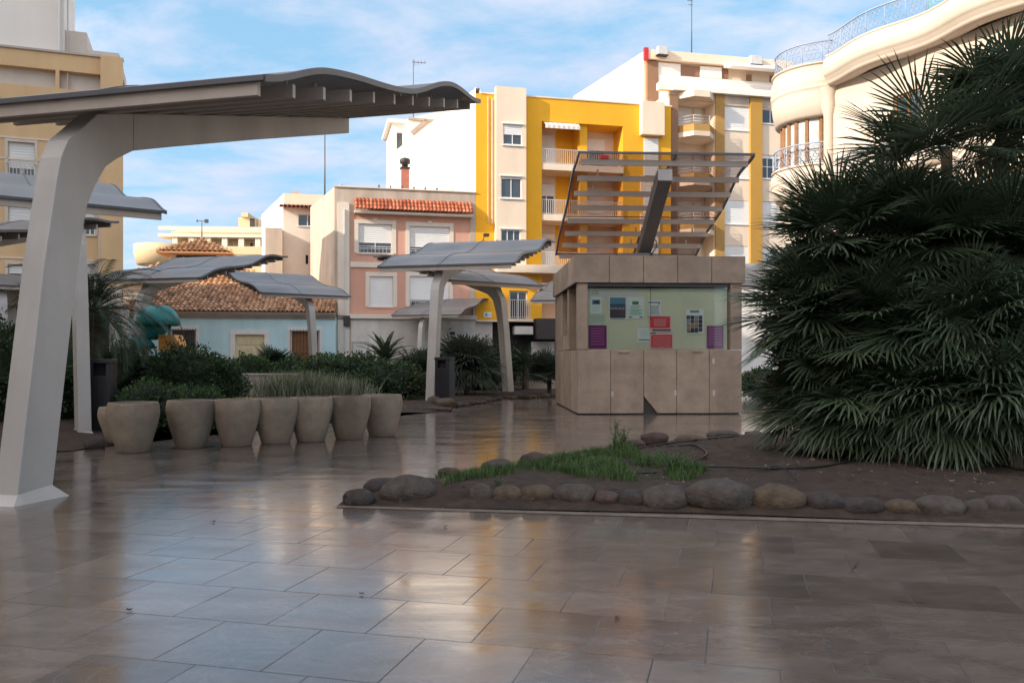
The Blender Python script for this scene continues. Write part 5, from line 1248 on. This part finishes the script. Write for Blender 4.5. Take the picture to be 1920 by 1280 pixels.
for i,y in enumerate((252,343,432,520)):
    zf=Z(1305,y); a,b=ha[0],ha[1]; m_=(a+b)/2
    q=MB(); vs=[(a,0,zf),(m_-.6,-.95,zf),(m_+.6,-.95,zf),(b,0,zf),(b,1.59,zf),(a,1.59,zf)]; lo=[(a,.0,zf-.32),(m_-.6,-.9,zf-.32),(m_+.6,-.9,zf-.32),(b,0,zf-.32),(b,1.59,zf-.32),(a,1.59,zf-.32)]
    q.add(vs+lo,[(0,1,2,3,4,5),(11,10,9,8,7,6)]+[(k_,6+k_,6+(k_+1)%6,(k_+1)%6) for k_ in range(6)]); q.build('balcony_slab',M['creamY'],BR.r)
    q=MB(); vs=[(a+.01,0,zf+.5),(m_-.6,-.93,zf+.5),(m_+.6,-.93,zf+.5),(b-.01,0,zf+.5)]
    for k_ in range(3):
        p0,p1=vs[k_],vs[k_+1]; q.add([(p0[0],p0[1],zf+.003),(p1[0],p1[1],zf+.003),p1,p0,(p0[0],p0[1]+.08,zf+.003),(p1[0],p1[1]+.08,zf+.003),(p1[0],p1[1]+.08,p1[2]),(p0[0],p0[1]+.08,p0[2])],[(0,1,2,3),(5,4,7,6),(3,2,6,7)])
    q.build('brick_parapet',M['brick_o'],BR.r)
    q=MB(); 
    for k_ in range(3):
        p0,p1=Vector(vs[k_]),Vector(vs[k_+1]); 
        for hh in (.18,.36,.58): q.tube([p0+Vector((0,.04,hh)),p1+Vector((0,.04,hh))],.018,5)
        q.tube([p0+Vector((0,.04,0)),p0+Vector((0,.04,.6))],.02,5)
    q.tube([Vector(vs[3])+Vector((-.02,.04,0)),Vector(vs[3])+Vector((-.02,.04,.6))],.02,5); q.build('railing',M['rail_w'],BR.r)
    BR.window((s(1278),s(1312),zf+.02,zf+2.3),shut=[.95,.8,1,.9][i],mull=0,rec=1.52,sill=False); BR.window((s(1319),s(1333),zf+.02,zf+2.3),shut=0,mull=0,rec=1.52,sill=False,pane='shutter')
q=MB(); zz_=Z(1305,188); a,b=ha[0],ha[1]; m_=(a+b)/2; q.prism([(a,0),(m_-.6,-.95),(m_+.6,-.95),(b,0),(b,1.5),(a,1.5)],zz_-.02,zz_+.42); q.build('balcony_roof',M['creamY'],BR.r)
BR.part('ground_floor_cladding','white_w',[(s(1346),W,-.4,-.201,0,Z(1400,534))])
# white penthouse storey
BR.part('roof_terrace_wall','white_w',[(s(1232),W,-.35,.1,zt+.001,Z(1340,165)),(s(1257),W,-.45,-.351,zt-.0,zt+.35)])
fq=Fac(1207,62.5,13); BQ=Bld('penthouse','long white penthouse storey with brick pilasters, an awning and two air conditioners',fq); s=fq.s; Z=fq.z
W=s(1480); zt2=Z(1330,108); bk=side_pt(fq,1207,1075,-22)
q=MB(); zl=Z(1330,200); grid_wall(q,0,W,zl,zt2,[]); q.quad((0,0,zt2),(W,0,zt2),(W,12,zt2),(bk.x,bk.y,zt2)); q.quad((W,0,zl),(W,12,zl),(W,12,zt2),(W,0,zt2)); q.build('wall',M['creamY'],BQ.r)
q=MB(); q.quad((0,0,0),(bk.x,bk.y,0),(bk.x,bk.y,zt2+.02),(0,0,zt2+.02)); q.build('side_wall',M['white_w'],BQ.r)
BQ.part('roof_fascia','creamY',[(.05,W,-.5,-.001,Z(1330,124),zt2+.05)],bevel=.01)
BQ.part('brick_pilaster','brick',[(s(1211),s(1231),-.3,-.001,zl,Z(1220,117)),(s(1275),s(1310),-.12,-.001,Z(1290,146),Z(1290,124)-.01),(s(1352),s(1364),-.12,-.001,Z(1355,147),Z(1355,130)),(s(1399),s(1408),-.12,-.001,Z(1400,152),Z(1400,141)),(s(1443),s(1452),-.12,-.001,Z(1447,155),Z(1447,143))])
BQ.part('white_band','white_w',[(s(1231)+.01,s(1274),-.2,-.001,Z(1250,142),Z(1250,120)-.01),(s(1311),s(1351),-.2,-.001,Z(1330,148),Z(1330,127)-.01),(s(1232),W,-.25,-.002,zl,Z(1340,150))])
BQ.part('red_flag_panel','red',[(s(1203),s(1211)-.01,-.56,-.301,Z(1205,117),Z(1205,94))])
q=MB(); a,b=s(1351),s(1451); q.box(a,b,-.9,-.501,Z(1400,134)-.1,Z(1400,128)); q.box(a+.1,b-.2,-1.5,-.901,Z(1400,140),Z(1400,134)-.08); q.build('awning',M['frame_w'],BQ.r,bevel=.04)
for (x0,x1,y0,y1) in ((1225,1243,94,109),(1397,1418,111,127)):
    a,b,c,d=s(x0),s(x1),Z(x0,y1),Z(x0,y0); u=BQ.part('ac_unit','ac',[(a,b,-.9,-.55,c,d)],bevel=.03); q=MB(); q.lathe([(0,-.004),(.22,-.004),(.24,-.02)],20,Matrix.Translation(((a+b)/2-.1,-.903,(c+d)/2))@Matrix.Rotation(R(90),4,'X')); q.build('ac_fan',M['slat'],u)
    q=MB(); q.box(a-.05,b+.05,-.92,-.501,c-.06,c-.002); q.build('ac_bracket',M['grille'],u)
q=MB(); mx_=s(1300); q.tube([(mx_,.3,zt2),(mx_,.3,zt2+4.5)],.05,6,True,.03)
for dz,l in ((4.2,.35),(4.35,.2),(3.9,.25)): q.box(mx_-l,mx_+.1,.28,.32,zt2+dz,zt2+dz+.03)
q.build('antenna_mast',M['trim'],BQ.r)
q=MB(); q.box(s(1291),s(1296),.5,.9,zt2,zt2+.35); q.build('roof_vent',M['trim'],BQ.r)
q=MB(); q.tube([(s(777)-0,14,10),(s(777),14,Z(777,112)+5)],.05,5) ; 
# antenna beyond the near canopy
fa=Fac(775,75,0); q=MB(); zt_=fa.z(775,112); q.tube([(0,0,fa.z(775,240)),(0,0,zt_)],.05,5,True,.03); q.box(-.1,1.1,-.02,.02,zt_-.25,zt_-.2)
for k_ in range(4): q.box(.1+k_*.3,.13+k_*.3,-.02,.02,zt_-.55+.1*k_,zt_)
o=q.build('rooftop_antenna',M['trim'],BG.r); o.location=BG.f.M.inverted()@fa.o

# ---- CURVED HOUSE on the right
Yc=38.0; o0=Vector(((1553-CX)/F_PX*Yc,Yc,0)); hd=R(-23); dn=Vector((-math.sin(hd),-math.cos(hd),0)); dn=Vector((math.sin(R(23)),-math.cos(R(23)),0)); nn=Vector((-math.cos(R(23)),-math.sin(R(23)),0))
CR=empty('corner_house',o0); tag(CR,'cream corner house with rounded stucco balconies and scrolled iron railings on its roof','building')
def cpt(t,o): return dn*t+nn*o
def loft(q, plan, prof, closed=False, smooth=True):
    """plan: list of (point, outward normal); prof: list of (offset, z)"""
    n_=len(plan); vs=[]; fs=[]
    for off,z in prof:
        for p,nv in plan: vs.append((p.x+nv.x*off,p.y+nv.y*off,z))
    for j in range(len(prof)-1):
        for i in range(n_-1): fs.append((j*n_+i,j*n_+i+1,(j+1)*n_+i+1,(j+1)*n_+i))
    q.add(vs,fs,smooth)
def planB(amp=.42,t0=0,t1=11,n_=60,per=5.2):
    pts=[]
    for i in range(n_+1):
        t=t0+(t1-t0)*i/n_; pts.append(cpt(t, amp*(.5-.5*math.cos(2*math.pi*(t)/per))))
    out=[]
    for i,p in enumerate(pts):
        d=(pts[min(i+1,n_)]-pts[max(i-1,0)]).normalized(); out.append((p,Vector((-d.y,d.x,0))*(1 if Vector((-d.y,d.x,0)).dot(nn)>0 else -1)))
    return out
def zB(py,px=1553,Y=Yc): return EYE+(HY-py)/F_PX*Y
zs_,zp_=zB(160),zB(106)     # soffit and parapet top of the upper balcony
def cornice_prof(z0,z1,push=.0):
    h=z1-z0
    return [(-.55,z0+.02),(.02,z0),(.10,z0+.10),(.10,z0+.17),(.16,z0+.20),(.17,z0+.30),(.24,z0+.34),(.30,z0+.45),(.34,z0+h*.55),(.28,z0+h*.75),(.16,z0+h*.9),(.12,z1-.06),(.17,z1-.05),(.17,z1),(-.12,z1),(-.12,z1-.5)]
q=MB(); PB=planB(); loft(q,PB,cornice_prof(zs_,zp_)); 
q.build('upper_balcony',M['curved'],CR)
q=MB(); 
# end caps of the upper balcony
pr=cornice_prof(zs_,zp_); p,nv=PB[0]; q.add([(p.x+nv.x*o_,p.y+nv.y*o_,z) for o_,z in pr],[tuple(range(len(pr)))]); q.build('balcony_end',M['curved'],CR)
def iron_rail(plan, off, z0, h, m_, name='iron_railing', scroll=.22, r=.02):
    q=MB(); top=[Vector((p.x+nv.x*off,p.y+nv.y*off,z0+h)) for p,nv in plan]; q.tube(top,r*1.8,6); q.tube([v-Vector((0,0,h*.92)) for v in top],r,5)
    L_=0; last=-1; acc=0
    for i in range(1,len(top)):
        seg=top[i]-top[i-1]; l=seg.length; u=seg.normalized(); 
        while acc<=L_+l:
            p=top[i-1]+u*(acc-L_); k=int(round(acc/(scroll)))
            if k%4==0: q.tube([p,p-Vector((0,0,h))],r,5)
            else:
                for (cz,rr,ph) in ((-.28,.24,0),(-.62,.24,3.14)):
                    pts=[p+u*(math.cos(a+ph)*rr*h*(1-a/9))+Vector((0,0,cz*h+math.sin(a+ph)*rr*h*(1-a/9))) for a in [j*.7 for j in range(10)]]; q.tube(pts,r*.7,4,False)
            acc+=scroll
        L_+=l
    return q.build(name,M[m_],CR)
iron_rail(planB(n_=50,t1=5.3),0,zp_,.95,'rail_b')
iron_rail(planB(t0=5.3,t1=6.7,n_=10),0,zp_,1.0,'green_rail') if 'green_rail' in M else None
# wall under it
wl=[(cpt(t,-.42),nn) for t in (0,11)]
def wallpiece(z0,z1,o_=-.42,t0=-.6,t1=11,holes=(),m_='curved',name='wall'):
    Mx=Matrix(((dn.x,-nn.x,0,nn.x*o_),(dn.y,-nn.y,0,nn.y*o_),(0,0,1,0),(0,0,0,1)))
    q=MB(); grid_wall(q,t0,t1,z0,z1,list(holes)); q.v=[tuple(Mx@Vector(v)) for v in q.v]; return q.build(name,M[m_],CR), Mx
wh=[(3.2,4.6,9.6,12.2,.2),(3.2,4.6,5.2,8.2,.2),(7.5,9,9.6,12.2,.2),(7.5,9,5.2,8.2,.2)]
_,Mx=wallpiece(0,zs_+.05,holes=wh)
for h in wh:
    q=MB(); t=.1; a,b,c,d=h[:4]
    q.box(a,b,.1,.18,d-t,d); q.box(a,b,.1,.18,c,c+t); q.box(a,a+t,.1,.18,c,d); q.box(b-t,b,.1,.18,c,d); q.box((a+b)/2-t/2,(a+b)/2+t/2,.1,.17,c,d); q.v=[tuple(Mx@Vector(v)) for v in q.v]; w=q.build('window',M['wood'],CR)
    q=MB(); q.quad((a,.15,c),(b,.15,c),(b,.15,d),(a,.15,d)); q.v=[tuple(Mx@Vector(v)) for v in q.v]; q.build('pane',M['glass'],w)
iron_rail([(cpt(t,-.42+.55*math.sin(min(1,max(0,(t)/6))*math.pi)),nn) for t in [i*.35 for i in range(18)]],0,9.35,.95,'rail_b')
q=MB(); loft(q,[(cpt(t,-.42+.55*math.sin(min(1,max(0,(t)/6))*math.pi)),nn) for t in [i*.35 for i in range(18)]],[(-.8,8.95),(0,9.0),(.1,9.2),(.1,9.34),(-.8,9.34)]); q.build('middle_balcony',M['curved'],CR)
# rounded bay further back: plan around a circle-ish arc
def planA(n_=28):
    A=Vector(((1456-CX)/F_PX*42.3,42.3,0))-o0; B=Vector(((1553-CX)/F_PX*38.6,38.6,0))-o0; 
    ch=(B-A); L_=ch.length; u=ch.normalized(); nv=Vector((u.y,-u.x,0)); nv=nv if nv.dot(Vector((-1,-.6,0)))>0 else -nv; pts=[]
    for i in range(n_+1):
        t=i/n_; pts.append(A+u*(L_*t)+nv*(1.25*(4*t*(1-t))**.8))
    out=[]
    for i,p in enumerate(pts):
        d=(pts[min(i+1,n_)]-pts[max(i-1,0)]).normalized(); k=Vector((-d.y,d.x,0)); k=k if k.dot(nv)>0 else -k; out.append((p-nv*.25,k))
    return out
PA=planA(); Ya=40.5
zA=lambda py: EYE+(HY-py)/F_PX*Ya
def belly(z0,z1):
    h=z1-z0; return [(-.7,z0+.03),(-.12,z0),(.02,z0+.10),(.12,z0+h*.28),(.17,z0+h*.45),(.15,z0+h*.50),(.21,z0+h*.52),(.21,z0+h*.56),(.16,z0+h*.58),(.22,z0+h*.62),(.20,z0+h*.66),(.20,z0+h*.8),(.10,z0+h*.93),(.12,z1-.08),(.18,z1-.07),(.18,z1),(-.1,z1),(-.1,z1-.4)]
q=MB(); loft(q,PA,belly(zA(236),zA(140))); q.build('bay_parapet',M['curved'],CR)
iron_rail(PA,0,zA(140),.95,'rail_b')
q=MB(); loft(q,PA,[(-.35,zA(320)),(-.35,zA(232))]); w=q.build('bay_window',M['clear_white'] if 'clear_white' in M else M['shutter'],CR)
for i in range(2,28,4):
    p,nv=PA[i]; q=MB(); q.tube([(p.x-nv.x*.33,p.y-nv.y*.33,zA(320)),(p.x-nv.x*.33,p.y-nv.y*.33,zA(232))],.10 if i%8 else .14,6,False); q.build('window_post',M['wood'],w)
q=MB(); loft(q,PA,belly(zA(378),zA(321))); q.build('bay_parapet',M['curved'],CR); iron_rail(PA,.05,zA(321),.95,'rail_b')
q=MB(); loft(q,PA,[(-.35,0),(-.35,zA(375))]); q.build('bay_wall',M['curved'],CR)
q=MB(); Ain,Bin=PA[0][0],PA[-1][0]; q.add([(Ain.x,Ain.y,zA(145)),*( (p.x,p.y,zA(145)) for p,_n in PA[1:])],[tuple(range(len(PA)))]); q.build('bay_roof',M['curved'],CR)
# pilaster with scroll ornament where bay and front meet
q=MB(); pz=cpt(-.35,-.35); q.lathe([(.22,0),(.22,zs_-1.2),(.34,zs_-.8),(.30,zs_-.4),(.45,zs_)],12,Matrix.Translation(pz)); q.build('pilaster',M['curved'],CR)
# taller part behind and to the right
hi=MB(); b0,b1=cpt(6.5,.12),cpt(22,.12)
for a,b in ((cpt(6.5,.12),cpt(22,.12)),(cpt(6.5,.12),cpt(6.5,-9)),(cpt(22,.12),cpt(22,-9)),(cpt(6.5,-9),cpt(22,-9))): hi.quad((a.x,a.y,zp_-.25),(b.x,b.y,zp_-.25),(b.x,b.y,21.5),(a.x,a.y,21.5))
a,b,c,d=cpt(6.5,.12),cpt(22,.12),cpt(22,-9),cpt(6.5,-9); hi.quad((a.x,a.y,21.5),(b.x,b.y,21.5),(c.x,c.y,21.5),(d.x,d.y,21.5)); hi.build('upper_storey',M['curved'],CR)
bd=MB(); 
for a,b in ((cpt(11,-.75),cpt(22,-.75)),(cpt(-.6,-.76),cpt(-.6,-9)),(cpt(22,-.75),cpt(22,-9)),(cpt(-.6,-9),cpt(22,-9))): bd.quad((a.x,a.y,0),(b.x,b.y,0),(b.x,b.y,zp_-.35),(a.x,a.y,zp_-.35))
a,b,c,d=cpt(-.6,-.76),cpt(22,-.75),cpt(22,-9),cpt(-.6,-9); bd.quad((a.x,a.y,zp_-.35),(b.x,b.y,zp_-.35),(c.x,c.y,zp_-.35),(d.x,d.y,zp_-.35)); bd.build('rear_wall',M['curved'],CR)

# ---- unseen blocks round the square; the long left one is added to shade the plaza
def plain_block(name,label,x0,x1,y0,y1,h,m_,faces):
    r=empty(name,(x0,y0,0)); tag(r,label,'building','apartment blocks around the square outside the photo')
    q=MB(); q.box(0,x1-x0,0,y1-y0,0,h); q.build('wall',M[m_],r)
    q=MB(); q.box(-.1,x1-x0+.1,-.1,y1-y0+.1,h+.001,h+.5); q.build('parapet',M['cream'],r)
    for fc in faces:
        fr_=MB(); sh_=MB()
        if fc=='E':
            n_=int((y1-y0)/4); 
            for i in range(n_):
                for z in range(int(h/3.3)-1):
                    y=2+i*4; zz=4.3+z*3.2; fr_.box(x1-x0,x1-x0+.06,y-.75,y+.75,zz,zz+1.6); sh_.box(x1-x0+.061,x1-x0+.08,y-.68,y+.68,zz+.6,zz+1.55)
        else:
            n_=int((x1-x0)/4)
            for i in range(n_):
                for z in range(int(h/3.3)-1):
                    x=2+i*4; zz=4.3+z*3.2; fr_.box(x-.75,x+.75,y1-y0,y1-y0+.06,zz,zz+1.6); sh_.box(x-.68,x+.68,y1-y0+.061,y1-y0+.08,zz+.6,zz+1.55)
        w=fr_.build('windows',M['glass'],r); sh_.build('shutters',M['shutter'],w)
plain_block('apartment_block','unseen long tan block added left of the square to shade the plaza',-46,-31,-40,32,OCC_H,'tanL',['E'])
plain_block('apartment_block','pale block behind the viewer across the square, outside the photo',-28,30,-62,-48,17,'tanL2',['N'])

# ------------------------------------------------------------------ light, sky, camera
SUN=Vector((-1,-.58,.50)).normalized()
el=math.asin(SUN.z); az=math.atan2(SUN.x,SUN.y)
sl=bpy.data.lights.new('sun','SUN'); sl.energy=SUN_E; sl.angle=R(.5); sl.color=(1,.90,.76)
so=bpy.data.objects.new('sun',sl); COL.objects.link(so); so.rotation_euler=(-SUN).to_track_quat('-Z','Y').to_euler(); so.location=(0,0,30)
w=bpy.data.worlds.new('World'); S.world=w; w.use_nodes=True; nt=w.node_tree; N=nt.nodes; L=nt.links; bg=N['Background']
sky=N.new('ShaderNodeTexSky'); sky.sky_type='NISHITA'; sky.sun_disc=False; sky.sun_elevation=el; sky.sun_rotation=az; sky.air_density=1.0; sky.dust_density=.5; sky.ozone_density=1.5
tc=N.new('ShaderNodeTexCoord'); sep=N.new('ShaderNodeSeparateXYZ'); L.new(tc.outputs['Generated'],sep.inputs[0])
# project the view direction on a cloud layer so that clouds flatten towards the horizon
zz=N.new('ShaderNodeMath'); zz.operation='ADD'; zz.inputs[1].default_value=.22; L.new(sep.outputs['Z'],zz.inputs[0])
dx=N.new('ShaderNodeMath'); dx.operation='DIVIDE'; L.new(sep.outputs['X'],dx.inputs[0]); L.new(zz.outputs[0],dx.inputs[1])
dy=N.new('ShaderNodeMath'); dy.operation='DIVIDE'; L.new(sep.outputs['Y'],dy.inputs[0]); L.new(zz.outputs[0],dy.inputs[1])
cb=N.new('ShaderNodeCombineXYZ'); L.new(dx.outputs[0],cb.inputs[0]); L.new(dy.outputs[0],cb.inputs[1])
mp=N.new('ShaderNodeMapping'); mp.inputs['Rotation'].default_value=(0,0,R(35)); mp.inputs['Scale'].default_value=(1.0,1.5,1); mp.inputs['Location'].default_value=(2.3,.7,0); L.new(cb.outputs[0],mp.inputs['Vector'])
n1=N.new('ShaderNodeTexNoise'); n1.inputs['Scale'].default_value=3.1; n1.inputs['Detail'].default_value=10; n1.inputs['Roughness'].default_value=.6; n1.inputs['Distortion'].default_value=.25; L.new(mp.outputs['Vector'],n1.inputs['Vector'])
rp=N.new('ShaderNodeValToRGB'); rp.color_ramp.elements[0].position=.38; rp.color_ramp.elements[1].position=.64; rp.color_ramp.elements[0].color=(.05,.05,.05,1); rp.color_ramp.elements[1].color=(.92,.92,.92,1); L.new(n1.outputs['Fac'],rp.inputs['Fac'])
n2=N.new('ShaderNodeTexNoise'); n2.inputs['Scale'].default_value=.9; n2.inputs['Detail'].default_value=5; L.new(mp.outputs['Vector'],n2.inputs['Vector'])
cr=N.new('ShaderNodeValToRGB'); cr.color_ramp.elements[0].position=.35; cr.color_ramp.elements[1].position=.65; cr.color_ramp.elements[0].color=(*CLOUD_A,1); cr.color_ramp.elements[1].color=(*CLOUD_B,1); L.new(n2.outputs['Fac'],cr.inputs['Fac'])
# clouds on the sun side brightened and warmed, added as fill light for the shade
dt=N.new('ShaderNodeVectorMath'); dt.operation='DOT_PRODUCT'; L.new(tc.outputs['Generated'],dt.inputs[0]); dt.inputs[1].default_value=tuple(SUN)
mr=N.new('ShaderNodeMapRange'); mr.interpolation_type='SMOOTHSTEP'; mr.inputs['From Min'].default_value=-.05; mr.inputs['From Max'].default_value=.85; mr.inputs['To Min'].default_value=0; mr.inputs['To Max'].default_value=1; L.new(dt.outputs['Value'],mr.inputs['Value'])
cm=N.new('ShaderNodeMix'); cm.data_type='RGBA'; cm.blend_type='MULTIPLY'; cm.inputs[0].default_value=1; L.new(cr.outputs['Color'],cm.inputs[6]); 
tint=N.new('ShaderNodeMix'); tint.data_type='RGBA'; L.new(mr.outputs['Result'],tint.inputs[0]); tint.inputs[6].default_value=(1,1,1,1); tint.inputs[7].default_value=(*CLOUD_FILL,1); L.new(tint.outputs[2],cm.inputs[7])
mx=N.new('ShaderNodeMix'); mx.data_type='RGBA'; L.new(rp.outputs['Color'],mx.inputs[0]); 
# thin high veil brightens the clear blue
vl=N.new('ShaderNodeMix'); vl.data_type='RGBA'; vl.inputs[0].default_value=.62; L.new(sky.outputs['Color'],vl.inputs[6]); vl.inputs[7].default_value=(*VEIL,1)
L.new(vl.outputs[2],mx.inputs[6]); L.new(cm.outputs[2],mx.inputs[7])
L.new(mx.outputs[2],bg.inputs['Color']); bg.inputs['Strength'].default_value=SKY_S
cam=bpy.data.cameras.new('camera'); co=bpy.data.objects.new('camera',cam); COL.objects.link(co); co.location=(0,0,EYE); co.rotation_euler=(R(90),0,0)
cam.sensor_width=36; cam.lens=F_PX/1920*36; cam.shift_y=28/1920; cam.clip_end=2000; cam.clip_start=.05
S.camera=co
S.view_settings.view_transform='Standard'; S.view_settings.look='None'; S.view_settings.gamma=1; S.view_settings.exposure=EXPO
S.cycles.max_bounces=8; S.cycles.transparent_max_bounces=12
